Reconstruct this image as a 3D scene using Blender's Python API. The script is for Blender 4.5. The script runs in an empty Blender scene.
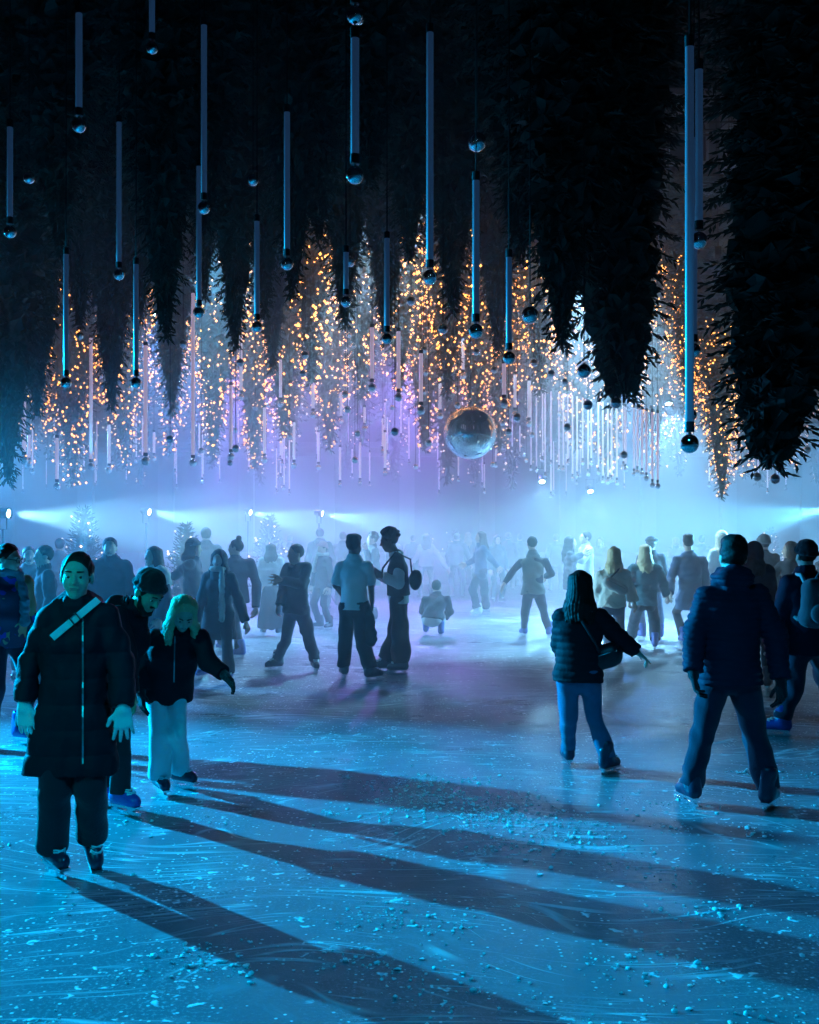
FOG, FOG_G, FOG_Y0, FOG_Z = .031, .2, 9.8, 7.2
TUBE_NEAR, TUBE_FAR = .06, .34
BULB_E = 5.5
BEAM, GLOW = 7000, 10
SIDE = [((-9.0, 11.7, 3.4), (.9, 5.2, 0), 27000, (.0, .47, 1.), 50), ((-9.0, 15.5, 2.8), (1.5, 8.2, 0), 7500, (.04, .4, 1), 40), ((-4.2, 1.2, 3.6), (-1.5, 7, .9), 420, (.0, .75, 1), 36)]
UP = [((-5.3, 17.5, 1.2), (-4.2, 19.5, 6.5), 700, (0, .5, 1), 'added uplight on a low stand tinting the teal fir from below'), ((6.2, 16.5, 1.2), (5.4, 19.5, 7), 900, (.1, .6, 1), 'added uplight on a low stand tinting the firs behind the tall tubes')]  # both uplights are added to give the firs a cyan tint
FLARE = [((542, 479, 26), (2.8, 23.0, 0), 'bright stage lamp flaring right of the large mirror ball, upper left of two'), ((590, 489, 28), (4.5, 25, 0), 'bright stage lamp flaring right of the large mirror ball, lower right of two'),
         ((668, 400, 22), (5.2, 19.5, 0), 'added ice lamp hidden among lit firs behind the tall blue tubes')]  # this third lamp is added, out of sight, to brighten the far ice
FLARE_E, FLARE_C = 1800, (.26, .64, 1)
WASH = [((-4.5, 32, 7), (-3, 24, 1), 10000, (.34, .22, 1), 70, .7, .3), ((.5, 33, 7), (.5, 24, 1), 10500, (.34, .22, 1), 70, .7, .3), ((6, 30, 7), (3, 22, 0), 5000, (.1, .34, 1), 64, .7, .3), ((-6, 26, 7), (-4, 19, 0), 4000, (.08, .32, 1), 64, .7, .3),
        ((-3.6, 22, 9.2), (-3.4, 20.5, 0), 8000, (.14, .6, 1), 62, .8, .2), ((.2, 20.5, 9.2), (.4, 17.2, 0), 50000, (.28, .68, 1), 68, .8, .2), ((3.4, 21.5, 9.2), (3.0, 20, 0), 40000, (.28, .68, 1), 60, .8, .2), ((11, 21, 4.6), (2.6, 19.3, 0), 15000, (.14, .5, 1), 42, .9, .3), ((-11, 22, 4.6), (-.5, 20, 0), 14000, (.16, .5, 1), 40, .9, .3),  # unseen lamps put in to brighten the far ice
        ((12.5, 37.5, 9), (12, 44, 17), 5000, (.5, .6, .8), 70, .7, .2), ((.5, 3.0, 4.2), (.4, 4.6, 0), 330, (.0, .46, 1), 100, .9, .3)]  # unseen lamps put in for the facade and the near ice
import bpy, bmesh, math, random
import numpy as np
from mathutils import Vector, Matrix
rnd = random.Random(7)
C = bpy.context.scene.collection
F_PX, CX, HZ, CAMZ = 1100.0, 409.5, 536.0, 1.70
PI = math.pi

def wpt(px, py, d):
    """a point of the place: pixel column and row seen at distance d along the hall"""
    return np.array([(px - CX) * d / F_PX, d, CAMZ + (HZ - py) * d / F_PX])
def gdist(py): return F_PX * CAMZ / (py - HZ)

# ------------------------------------------------------------------ objects
def empty(name, loc=(0, 0, 0)):
    o = bpy.data.objects.new(name, None); C.objects.link(o); o.location = loc
    o.empty_display_size = .1
    return o
def tag(o, label=None, cat=None, group=None, kind=None):
    if label: o['label'] = label
    if cat: o['category'] = cat
    if group: o['group'] = group
    if kind: o['kind'] = kind
    return o
def link(name, me, mats=(), parent=None, loc=None):
    o = bpy.data.objects.new(name, me); C.objects.link(o)
    if mats is not None and not isinstance(mats, (list, tuple)): mats = [mats]
    if len(me.materials) == 0:
        for m in mats: me.materials.append(m)
    if parent is not None: o.parent = parent
    if loc is not None: o.location = loc
    return o
def mesh_np(name, V, faces, smooth=True, matidx=None):
    """faces: (n,3) or (n,4) int array, or list of such arrays"""
    if not isinstance(faces, list): faces = [faces]
    faces = [np.asarray(f, dtype=np.int32) for f in faces if len(f)]
    me = bpy.data.meshes.new(name)
    V = np.asarray(V, dtype=np.float32)
    me.vertices.add(len(V)); me.vertices.foreach_set('co', V.ravel())
    nl = sum(f.size for f in faces); nf = sum(len(f) for f in faces)
    me.loops.add(nl); me.polygons.add(nf)
    me.loops.foreach_set('vertex_index', np.concatenate([f.ravel() for f in faces]))
    st, tot, p = [], [], 0
    for f in faces:
        st.append(np.arange(len(f), dtype=np.int32) * f.shape[1] + p); p += f.size
    me.polygons.foreach_set('loop_start', np.concatenate(st))
    me.polygons.foreach_set('use_smooth', np.full(nf, bool(smooth)))
    if matidx is not None: me.polygons.foreach_set('material_index', np.asarray(matidx, dtype=np.int32))
    me.update(calc_edges=True)
    return me
class MB:
    """collects simple shapes into one mesh"""
    def __init__(s): s.v = []; s.f4 = []; s.f3 = []; s.n = 0
    def add(s, V, f4=(), f3=()):
        V = np.asarray(V, float); s.v.append(V)
        if len(f4): s.f4.append(np.asarray(f4) + s.n)
        if len(f3): s.f3.append(np.asarray(f3) + s.n)
        s.n += len(V)
    def box(s, lo, hi):
        a, b = lo, hi
        V = [(a[0],a[1],a[2]),(b[0],a[1],a[2]),(b[0],b[1],a[2]),(a[0],b[1],a[2]),(a[0],a[1],b[2]),(b[0],a[1],b[2]),(b[0],b[1],b[2]),(a[0],b[1],b[2])]
        s.add(V, [(3,2,1,0),(4,5,6,7),(0,1,5,4),(1,2,6,5),(2,3,7,6),(3,0,4,7)])
    def tube(s, pts, r, n=8, cap=True):
        pts = [np.asarray(p, float) for p in pts]
        R = r if isinstance(r, (list, tuple)) else [r] * len(pts)
        rings = []
        for i, p in enumerate(pts):
            t = pts[min(i + 1, len(pts) - 1)] - pts[max(i - 1, 0)]
            t /= (np.linalg.norm(t) + 1e-9)
            u = np.cross(t, (0, 0, 1) if abs(t[2]) < .9 else (1, 0, 0)); u /= np.linalg.norm(u)
            w = np.cross(t, u)
            a = np.arange(n) * 2 * PI / n
            rings.append(p + R[i] * (np.cos(a)[:, None] * u + np.sin(a)[:, None] * w))
        V = np.concatenate(rings); q = []
        for i in range(len(pts) - 1):
            for j in range(n):
                q.append((i*n+j, (i+1)*n+j, (i+1)*n+(j+1) % n, i*n+(j+1) % n))
        f3 = []
        if cap:
            V = np.concatenate([V, [pts[0], pts[-1]]]); k = len(pts) * n
            for j in range(n):
                f3.append((k, j, (j+1) % n)); f3.append((k+1, (len(pts)-1)*n+(j+1) % n, (len(pts)-1)*n+j))
        s.add(V, q, f3)
    def lathe(s, prof, n=24, c=(0, 0, 0)):
        """prof: list of (radius, z); closes at radius 0"""
        a = np.arange(n) * 2 * PI / n; V = []; q = []
        for r, z in prof:
            for t in a: V.append((c[0] + r*math.cos(t), c[1] + r*math.sin(t), c[2] + z))
        for i in range(len(prof) - 1):
            for j in range(n): q.append((i*n+j, i*n+(j+1) % n, (i+1)*n+(j+1) % n, (i+1)*n+j))
        s.add(V, q)
    def build(s, name, mat, parent=None, smooth=False, loc=None, auto=None):
        fs = []
        if s.f4: fs.append(np.concatenate(s.f4))
        if s.f3: fs.append(np.concatenate(s.f3))
        me = mesh_np(name, np.concatenate(s.v), fs, smooth)
        if auto:
            bm = bmesh.new(); bm.from_mesh(me)
            bmesh.ops.remove_doubles(bm, verts=bm.verts, dist=1e-5)
            for e in bm.edges:
                e.smooth = not (len(e.link_faces) == 2 and e.calc_face_angle(0) > auto)
            for f in bm.faces: f.smooth = True
            bm.to_mesh(me); bm.free()
        return link(name, me, mat, parent, loc)
def set_xf(o, M3, loc, s=1.0):
    m = Matrix(((M3[0][0]*s, M3[0][1]*s, M3[0][2]*s, loc[0]), (M3[1][0]*s, M3[1][1]*s, M3[1][2]*s, loc[1]), (M3[2][0]*s, M3[2][1]*s, M3[2][2]*s, loc[2]), (0, 0, 0, 1)))
    o.matrix_basis = m

# ------------------------------------------------------------------ materials
def new_mat(name):
    m = bpy.data.materials.new(name); m.use_nodes = True
    nt = m.node_tree; b = nt.nodes['Principled BSDF']
    return m, nt, b
_mats = {}
def fabric(name, col, rough=.85, var=.25, scale=60, bump=.25, sheen=.2, spec=.2):
    """cloth: slightly uneven colour, a fine weave and soft creases"""
    if name in _mats: return _mats[name]
    m, nt, b = new_mat(name); N, L = nt.nodes, nt.links
    tc = N.new('ShaderNodeTexCoord')
    n1 = N.new('ShaderNodeTexNoise'); n1.inputs['Scale'].default_value = 9; n1.inputs['Detail'].default_value = 4
    n2 = N.new('ShaderNodeTexNoise'); n2.inputs['Scale'].default_value = scale; n2.inputs['Detail'].default_value = 3
    L.new(tc.outputs['Object'], n1.inputs['Vector']); L.new(tc.outputs['Object'], n2.inputs['Vector'])
    mx = N.new('ShaderNodeMix'); mx.data_type = 'RGBA'
    mx.inputs[6].default_value = (*[c * (1 - var) for c in col], 1); mx.inputs[7].default_value = (*[min(1, c * (1 + var)) for c in col], 1)
    L.new(n1.outputs['Fac'], mx.inputs[0]); L.new(mx.outputs[2], b.inputs['Base Color'])
    ad = N.new('ShaderNodeMath'); ad.operation = 'MULTIPLY_ADD'; ad.inputs[1].default_value = 3.0
    L.new(n1.outputs['Fac'], ad.inputs[0]); L.new(n2.outputs['Fac'], ad.inputs[2])
    bp = N.new('ShaderNodeBump'); bp.inputs['Strength'].default_value = bump; bp.inputs['Distance'].default_value = .01
    L.new(ad.outputs[0], bp.inputs['Height']); L.new(bp.outputs['Normal'], b.inputs['Normal'])
    b.inputs['Roughness'].default_value = rough; b.inputs['Sheen Weight'].default_value = sheen
    b.inputs['Specular IOR Level'].default_value = spec
    _mats[name] = m
    return m
def solid(name, col, rough=.5, metal=0., spec=.5, bump=0, scale=40, emit=None, estr=0, var=.1, coat=0):
    if name in _mats: return _mats[name]
    m, nt, b = new_mat(name); N, L = nt.nodes, nt.links
    tc = N.new('ShaderNodeTexCoord')
    n1 = N.new('ShaderNodeTexNoise'); n1.inputs['Scale'].default_value = scale; n1.inputs['Detail'].default_value = 4
    L.new(tc.outputs['Object'], n1.inputs['Vector'])
    mx = N.new('ShaderNodeMix'); mx.data_type = 'RGBA'
    mx.inputs[6].default_value = (*[c * (1 - var) for c in col], 1); mx.inputs[7].default_value = (*[min(1, c * (1 + var)) for c in col], 1)
    L.new(n1.outputs['Fac'], mx.inputs[0]); L.new(mx.outputs[2], b.inputs['Base Color'])
    b.inputs['Roughness'].default_value = rough; b.inputs['Metallic'].default_value = metal
    b.inputs['Specular IOR Level'].default_value = spec; b.inputs['Coat Weight'].default_value = coat
    if bump:
        bp = N.new('ShaderNodeBump'); bp.inputs['Strength'].default_value = bump; bp.inputs['Distance'].default_value = .01
        L.new(n1.outputs['Fac'], bp.inputs['Height']); L.new(bp.outputs['Normal'], b.inputs['Normal'])
    if emit:
        b.inputs['Emission Color'].default_value = (*emit, 1); b.inputs['Emission Strength'].default_value = estr
    _mats[name] = m
    return m
def skin_mat(name, col):
    if name in _mats: return _mats[name]
    m, nt, b = new_mat(name); N, L = nt.nodes, nt.links
    tc = N.new('ShaderNodeTexCoord')
    n1 = N.new('ShaderNodeTexNoise'); n1.inputs['Scale'].default_value = 22; n1.inputs['Detail'].default_value = 5
    L.new(tc.outputs['Object'], n1.inputs['Vector'])
    mx = N.new('ShaderNodeMix'); mx.data_type = 'RGBA'
    mx.inputs[6].default_value = (col[0]*.88, col[1]*.8, col[2]*.78, 1); mx.inputs[7].default_value = (*[min(1, c*1.1) for c in col], 1)
    L.new(n1.outputs['Fac'], mx.inputs[0]); L.new(mx.outputs[2], b.inputs['Base Color'])
    b.inputs['Roughness'].default_value = .5; b.inputs['Specular IOR Level'].default_value = .35
    _mats[name] = m
    return m
SKIN = {'light': skin_mat('skin_light', (.62, .43, .34)), 'mid': skin_mat('skin_mid', (.42, .27, .19)), 'dark': skin_mat('skin_dark', (.11, .06, .04))}
LIPS = solid('lips', (.42, .2, .18), .4)
HAIR = {'dark': fabric('hair_dark', (.012, .009, .008), .6, .4, 120, .4, 0, .18), 'brown': fabric('hair_brown', (.07, .04, .025), .5, .4, 120, .5, 0, .4),
        'blond': fabric('hair_blond', (.62, .46, .26), .45, .35, 120, .6, 0, .4), 'grey': fabric('hair_grey', (.35, .3, .27), .5, .3, 120, .5, 0, .4)}
# ------------------------------------------------------------------ smooth solid bodies from blended volumes
def nrm(v):
    v = np.asarray(v, float); return v / (np.linalg.norm(v) + 1e-9)
class Field:
    """a blended solid: capsules and ellipsoids joined smoothly, meshed as one continuous skin"""
    def __init__(s, vox): s.vox = vox; s.ops = []; s.lo = np.full(3, 1e9); s.hi = np.full(3, -1e9)
    def _bb(s, lo, hi, k):
        m = k + 3.5 * s.vox
        lo = lo - m; hi = hi + m
        return lo, hi
    def cap(s, a, b, r0, r1=None, k=.02, flat=0, sq=None, sub=False):
        a = np.asarray(a, float); b = np.asarray(b, float); r1 = r0 if r1 is None else r1; R = max(r0, r1)
        lo, hi = s._bb(np.minimum(a, b) - R, np.maximum(a, b) + R, k)
        ab = b - a; L2 = float(ab @ ab) + 1e-12; n = ab / math.sqrt(L2)
        def ev(P):
            v = P - a; t = np.clip(v @ ab / L2, 0, 1)
            w = v - t[..., None] * ab
            if sq is not None:
                fd, q = sq; w = w + ((w @ fd) * (1 / q - 1))[..., None] * fd
            d = np.sqrt((w * w).sum(-1)) - (r0 + (r1 - r0) * t)
            if flat: d = np.maximum(d, (P - b) @ n)
            if flat == 2: d = np.maximum(d, (a - P) @ n)
            return d
        s.ops.append(('-' if sub else '+', ev, lo, hi, k))
        if not sub: s.lo = np.minimum(s.lo, lo); s.hi = np.maximum(s.hi, hi)
    def chain(s, pts, rs, k=.02, **kw):
        for i in range(len(pts) - 1): s.cap(pts[i], pts[i+1], rs[i], rs[i+1], k, **kw)
    def ell(s, c, ax, r, k=.02, sub=False):
        c = np.asarray(c, float); A = np.asarray(ax, float); r = np.asarray(r, float); R = max(r)
        lo, hi = s._bb(c - R, c + R, k)
        def ev(P):
            q = (P - c) @ A.T
            k0 = np.sqrt(((q / r) ** 2).sum(-1)); k1 = np.sqrt(((q / (r * r)) ** 2).sum(-1)) + 1e-9
            return k0 * (k0 - 1) / k1
        s.ops.append(('-' if sub else '+', ev, lo, hi, k))
        if not sub: s.lo = np.minimum(s.lo, lo); s.hi = np.maximum(s.hi, hi)
    def cut(s, p, n):
        p = np.asarray(p, float); n = nrm(n)
        s.ops.append(('cut', lambda P: (P - p) @ n, None, None, 0))
    def disp(s, fn): s.ops.append(('disp', fn, None, None, 0))
    @staticmethod
    def _mix(o, D, d, k):
        if o == '+':
            if k <= 0: return np.minimum(D, d)
            h = np.maximum(k - np.abs(D - d), 0) / k
            return np.minimum(D, d) - h * h * k * .25
        d = -d
        if k <= 0: return np.maximum(D, d)
        h = np.maximum(k - np.abs(D - d), 0) / k
        return np.maximum(D, d) + h * h * k * .25
    def at(s, P):
        D = np.full(P.shape[:-1], 1.0)
        for o, ev, lo, hi, k in s.ops:
            if o == 'cut': D = np.maximum(D, ev(P))
            elif o == 'disp': D = D + ev(P)
            else: D = s._mix(o, D, ev(P), k)
        return D
    def mesh(s):
        h = s.vox; lo = s.lo
        n = np.ceil((s.hi - lo) / h).astype(int) + 1
        ax = [lo[i] + h * np.arange(n[i]) for i in range(3)]
        D = np.full(n, 1.0, dtype=np.float32)
        def sub(i0, i1):
            g = np.meshgrid(*[ax[i][i0[i]:i1[i]] for i in range(3)], indexing='ij')
            return np.stack(g, -1)
        for o, ev, l, u, k in s.ops:
            if o in '+-':
                i0 = np.clip(np.floor((l - lo) / h).astype(int), 0, n); i1 = np.clip(np.ceil((u - lo) / h).astype(int) + 1, 0, n)
                if np.any(i1 <= i0): continue
                sl = tuple(slice(i0[i], i1[i]) for i in range(3))
                D[sl] = s._mix(o, D[sl], ev(sub(i0, i1)), k)
            else:
                near = np.abs(D) < .12 if o == 'disp' else D < .12
                ii = np.nonzero(near)
                P = np.stack([ax[i][ii[i]] for i in range(3)], -1)
                if o == 'cut': D[ii] = np.maximum(D[ii], ev(P))
                else: D[ii] += ev(P)
        D[0], D[-1] = 1, 1; D[:, 0], D[:, -1] = 1, 1; D[:, :, 0], D[:, :, -1] = 1, 1
        return surface_nets(D, lo, h)
def surface_nets(D, lo, h):
    ins = D < 0
    c = np.zeros(np.array(D.shape) - 1, dtype=np.uint8)
    for dx in (0, 1):
        for dy in (0, 1):
            for dz in (0, 1):
                c += ins[dx:D.shape[0]-1+dx, dy:D.shape[1]-1+dy, dz:D.shape[2]-1+dz]
    act = (c > 0) & (c < 8)
    I = np.nonzero(act); nv = len(I[0])
    idx = np.full(act.shape, -1, dtype=np.int32); idx[I] = np.arange(nv)
    acc = np.zeros((nv, 3)); cnt = np.zeros(nv)
    corner = [(x, y, z) for x in (0, 1) for y in (0, 1) for z in (0, 1)]
    val = {q: D[I[0]+q[0], I[1]+q[1], I[2]+q[2]].astype(float) for q in corner}
    for q in corner:
        for a in range(3):
            if q[a] == 0:
                r = list(q); r[a] = 1; r = tuple(r)
                v0, v1 = val[q], val[r]; m = (v0 < 0) != (v1 < 0)
                t = np.where(m, v0 / np.where(m, v0 - v1, 1), 0)
                for k in range(3):
                    acc[:, k] += np.where(m, q[k] + (t if k == a else 0), 0)
                cnt += m
    V = (np.stack(I, -1) + acc / cnt[:, None]) * h + lo
    quads = []
    for a in range(3):
        b, cc = (a + 1) % 3, (a + 2) % 3
        s0 = [slice(None)] * 3; s1 = [slice(None)] * 3
        s0[a] = slice(0, -1); s1[a] = slice(1, None)
        f0, f1 = ins[tuple(s0)], ins[tuple(s1)]
        m = f0 != f1
        J = np.nonzero(m)
        J = [j for j in J]
        ok = (J[b] > 0) & (J[cc] > 0) & (J[b] < D.shape[b]-1) & (J[cc] < D.shape[cc]-1)
        J = [j[ok] for j in J]
        def cell(db, dc):
            K = list(J); K[b] = K[b] - db; K[cc] = K[cc] - dc
            return idx[tuple(K)]
        q = np.stack([cell(1, 1), cell(0, 1), cell(0, 0), cell(1, 0)], -1)
        flip = f1[tuple(J)]
        q[flip] = q[flip][:, ::-1]
        quads.append(q)
    return V, np.concatenate(quads)
def wrinkle(amp, seed, f=11.0, vz=1.2):
    r = np.random.RandomState(seed); w = [(r.normal(size=3) * np.array([1, 1, vz]) * f * (1 + .5 * i), r.uniform(0, 6.28), 1 / (1 + .6 * i)) for i in range(5)]
    def fn(P):
        o = 0
        for i, (k, ph, a) in enumerate(w):
            x = P @ k + ph
            o = o + a * np.sin(x + .9 * np.sin(P @ w[(i + 2) % 5][0] * .7))
        return o * amp * .5
    return fn
def quilt(spacing, amp, z0=0.):
    return lambda P: amp * (1 - 2 * np.abs(np.sin((P[..., 2] - z0) * PI / spacing)) ** .6)
# ------------------------------------------------------------------ ice skates (shared meshes, local origin at the ankle, forward +Y)
BOOT = {'dark': solid('skate_plastic_dark', (.018, .022, .05), .35, coat=.3), 'blue': solid('skate_plastic_blue', (.03, .07, .35), .35, coat=.3),
        'white': solid('skate_leather_white', (.75, .78, .8), .45)}
STEEL = solid('blade_steel', (.75, .77, .8), .18, 1.0)
LACE = solid('lace_white', (.75, .78, .8), .7)
def skate_meshes():
    f = Field(.009)
    f.cap((0, -.012, .10), (0, -.012, -.01), .056, .05, .02); f.cap((0, -.012, .11), (0, -.012, .10), .06, .06, .01)
    f.cap((0, -.04, -.04), (0, .13, -.048), .044, .037, .03); f.cap((0, .0, .0), (0, .10, -.035), .048, .036, .03)
    f.cap((0, -.05, .06), (0, -.05, -.03), .035, .04, .02)
    f.ell((0, 0, .14), np.eye(3), (.045, .05, .05), .01, sub=True)
    f.cut((0, 0, -.075), (0, 0, -1))
    V, q = f.mesh(); boot = mesh_np('skate_boot', V, q)
    m = MB()
    m.box((-.03, -.075, -.088), (.03, .165, -.073))
    m.box((-.011, -.06, -.115), (.011, -.02, -.085)); m.box((-.011, .07, -.115), (.011, .12, -.085))
    y = np.linspace(-.085, .185, 10); zb = -.138 + np.array([.012, .002, 0, 0, 0, 0, 0, 0, .003, .018])
    V = []; q = []
    for i in range(10):
        for sx in (-.003, .003):
            V += [(sx, y[i], zb[i]), (sx, y[i], -.108)]
    for i in range(9):
        a, b = i * 4, i * 4 + 4
        q += [(a, b, b+1, a+1), (a+2, a+3, b+3, b+2), (a, a+2, b+2, b), (a+1, b+1, b+3, a+3)]
    q += [(0, 1, 3, 2), (36, 38, 39, 37)]
    m.add(V, q)
    blade = mesh_np('skate_blade', np.concatenate(m.v), [np.concatenate(m.f4)], False)
    m = MB()
    for i in range(5):
        t = i / 4; yy = .036 + .07 * t if i < 3 else .036; zz = [.075, .05, .025, -.004, -.012][i] if False else None
    for (yy, zz, w) in ((.05, .085, .034), (.047, .055, .034), (.05, .028, .036), (.08, .026, .036), (.108, .012, .032)):
        m.tube([(-w, yy - .018, zz), (-w * .5, yy + .003, zz), (w * .5, yy + .003, zz - .012), (w, yy - .018, zz - .012)], .0048, 6)
        m.tube([(w, yy - .018, zz), (w * .5, yy + .003, zz), (-w * .5, yy + .003, zz - .012), (-w, yy - .018, zz - .012)], .0048, 6)
    lace = mesh_np('skate_laces', np.concatenate(m.v), [np.concatenate(m.f4), np.concatenate(m.f3)], True)
    return boot, blade, lace
SK_BOOT, SK_BLADE, SK_LACE = skate_meshes()
SK_BY = {}
for k_, m_ in BOOT.items():
    me_ = SK_BOOT.copy(); me_.materials.append(m_); SK_BY[k_] = me_
SK_BLADE.materials.append(STEEL); SK_LACE.materials.append(LACE)

def ik(p0, p1, l0, l1, pole):
    v = p1 - p0; D = np.linalg.norm(v); n = v / (D + 1e-9)
    if D >= (l0 + l1) * .999: return p0 + v * l0 / (l0 + l1)
    a = (l0*l0 - l1*l1 + D*D) / (2*D); h = math.sqrt(max(l0*l0 - a*a, 0))
    q = pole - n * (pole @ n)
    return p0 + n * a + nrm(q) * h
def rot(v, ax, ang):
    ax = nrm(ax); c, s = math.cos(ang), math.sin(ang)
    return v * c + np.cross(ax, v) * s + ax * (ax @ v) * (1 - c)
def add_hand(f, W, d, n, ts, sc, vox, curl=.35, fat=1.0, point=False, spr=.07):
    """palm, four separate bent fingers of unequal length and a thumb; n is the way the palm faces, ts the thumb's side"""
    d = nrm(d); n = nrm(n - d * (n @ d)); sd = np.cross(d, n) * ts
    rf = max(.0085 * fat * sc, vox * .9); sp = max(.0205 * sc * fat, rf * 2 + vox * .8)
    for i, (L, kn) in enumerate(((.068, .086), (.078, .09), (.072, .087), (.055, .08))):
        o = (1.5 - i) * sp
        K = W + d * kn * sc + sd * o
        f.cap(W + sd * o * .55 + d * .012, K, .0165 * sc * fat, .0125 * sc * fat, .012)
        c = curl * (1 + .15 * i) if not (point and i == 0) else .05
        spread = (1.5 - i) * spr
        d1 = rot(rot(d, np.cross(d, n), c), n, spread * ts * (-1))
        d2 = rot(d1, np.cross(d, n), c * 1.2)
        M = K + d1 * L * .52 * sc
        f.cap(K, M, rf * 1.08, rf, .004); f.cap(M, M + d2 * L * .5 * sc, rf, rf * .85, .003)
    T0 = W + d * .025 * sc + sd * .028 * sc
    T1 = T0 + (d * .55 + sd * .75 + n * .25) * .045 * sc; T2 = T1 + (d * .85 + sd * .35 + n * .3) * .038 * sc
    f.cap(T0, T1, .015 * sc * fat, rf * 1.2, .012); f.cap(T1, T2, rf * 1.15, rf * .95, .004)

PEOPLE = {}
def person(label, x, feet, top, yaw, H=None, J=None, female=False, lean=0, head=(None, 0, 0), topw=None, legs=None, hair=None, hat=None,
           skin='light', gloves=None, skate='dark', group=None, vox=None, curl=.4, stance=.085, detail=False, seed=None, key=None, point=None, scarf=None, splay=18, bulk=1.0):
    J = J or {}
    d0 = gdist(feet); px = F_PX / d0; X0 = (x - CX) * d0 / F_PX
    ztop = CAMZ + (HZ - top) * d0 / F_PX
    if H is None: H = ztop
    sc = H / 1.7
    seed = seed if seed is not None else len(PEOPLE) * 13 + 5
    r = random.Random(seed)
    vox = vox or min(max(1.05 / px, .0055), .015)
    yr = math.radians(yaw)
    Fv = np.array([math.sin(yr), -math.cos(yr), 0]); Rv = np.array([-math.cos(yr), -math.sin(yr), 0]); U = np.array([0, 0, 1.])
    A = Rv if math.cos(yr) >= 0 else -Rv
    b0 = .065 * sc
    z = lambda q: b0 + (H - b0) * q
    def pj(spec, dy=0.):
        dd = spec[2] if len(spec) > 2 else dy
        w = wpt(spec[0], spec[1], d0 + dd); return w - np.array([X0, d0, 0])
    hw = .046 * H * (1.05 if female else 1); shw = (.088 if female else .103) * H
    lt = math.tan(math.radians(lean))
    pel = pj(J['hip']) if 'hip' in J else np.array([0, 0, z(.515)])
    neck = pj(J['neck']) if 'neck' in J else pel + np.array([0, 0, z(.835) - z(.515)]) + Fv * lt * .32 * H
    hyaw = yaw if head[0] is None else head[0]
    hy = math.radians(hyaw); hp = math.radians(head[1]); hr = math.radians(head[2])
    HF0 = np.array([math.sin(hy), -math.cos(hy), 0]); HR = np.array([-math.cos(hy), -math.sin(hy), 0])
    HF = HF0 * math.cos(hp) - U * math.sin(hp); HU = np.cross(HR, HF)
    HR, HU = HR * math.cos(hr) + HU * math.sin(hr), HU * math.cos(hr) - HR * math.sin(hr)
    if 'head' in J: hc = pj(J['head'])
    else:
        hc = neck + np.array([0, 0, .1 * H]) + Fv * (.015 + lt * .06) + HF0 * .02 * math.sin(hp)
        if 'hip' not in J and 'neck' not in J and not lean: hc[2] = ztop - .128 * sc
    spine = nrm(neck - pel)
    waist = pel + (neck - pel) * .3; chest = pel + (neck - pel) * .66
    sh = {}
    for q, sg in (('a', 1), ('b', -1)):
        sh[q] = pj(J['s' + q], (A * sg * shw)[1] + neck[1]) if 's' + q in J else neck + A * sg * shw - spine * .042 * H
    hip = {q: pel + A * sg * hw for q, sg in (('a', 1), ('b', -1))}
    # legs
    ank, knee, fdir, fgr = {}, {}, {}, {}
    az = .138 * sc
    for q, sg in (('a', 1), ('b', -1)):
        spl = splay * sg * (-1 if math.cos(yr) >= 0 else 1) * -1
        fy = yaw - spl * (1 if True else 1)
        pit = 0
        if 'f' + q in J:
            s_ = J['f' + q]
            if s_[0] == 'lift':
                ank[q] = pj(s_[1:4]); fy = s_[4]; pit = s_[5]
            else:
                dj = gdist(s_[1]); ank[q] = np.array([(s_[0] - CX) * dj / F_PX - X0, dj - d0, az])
                if len(s_) > 2: fy = s_[2]
        else:
            ank[q] = np.array([0, 0, az]) + A * sg * stance * H + Fv * sg * r.uniform(-.03, .05) * H
            ank[q][:2] += pel[:2] * .5
        fr = math.radians(fy)
        f_ = np.array([math.sin(fr), -math.cos(fr), 0]); pr = math.radians(pit)
        fdir[q] = (f_ * math.cos(pr) - U * math.sin(pr), f_)
        if 'k' + q in J: knee[q] = pj(J['k' + q], (hip[q][1] + ank[q][1]) / 2 + Fv[1] * .04)
        else: knee[q] = ik(hip[q], ank[q], .245 * H, .235 * H, (Fv + f_) / 2 + A * sg * .15)
    # arms
    elb, wri, hdir = {}, {}, {}
    la, lf = .172 * H, .152 * H
    for q, sg in (('a', 1), ('b', -1)):
        S = sh[q]
        if 'w' + q in J:
            wri[q] = pj(J['w' + q], S[1])
            if 'e' + q in J: elb[q] = pj(J['e' + q], (S[1] + wri[q][1]) / 2)
            else:
                elb[q] = ik(S, wri[q], la, lf, -Fv + A * sg * .4 - U * .5)
        elif 'e' + q in J:
            elb[q] = pj(J['e' + q], S[1]); wri[q] = elb[q] + lf * nrm(np.array([0, 0, -1.]) + Fv * .3)
        else:
            ab = r.uniform(.16, .34); fw = r.uniform(-.15, .12)
            elb[q] = S + la * nrm(-U + A * sg * ab + Fv * fw)
            wri[q] = elb[q] + lf * nrm(-U + A * sg * (ab - .15) + Fv * r.uniform(.2, .6))
        hdir[q] = nrm(pj(J['h' + q], wri[q][1]) - wri[q]) if 'h' + q in J else nrm(wri[q] - elb[q] + Fv * .02)
    # ---------------- body
    f = Field(vox)
    sq = (Fv, .86)
    f.cap(hip['a'], hip['b'], .078 * sc, k=.03, sq=sq); f.cap(pel, waist, .115 * sc, .105 * sc, .03, sq=sq)
    for sg in (1, -1):
        f.cap(waist + A * sg * .035 * sc, chest + A * sg * .06 * sc, .085 * sc, .095 * sc, .03, sq=sq)
        f.cap(chest + A * sg * .05 * sc, neck + A * sg * .05 * sc - spine * .035, .09 * sc, .055 * sc, .03, sq=sq)
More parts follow.
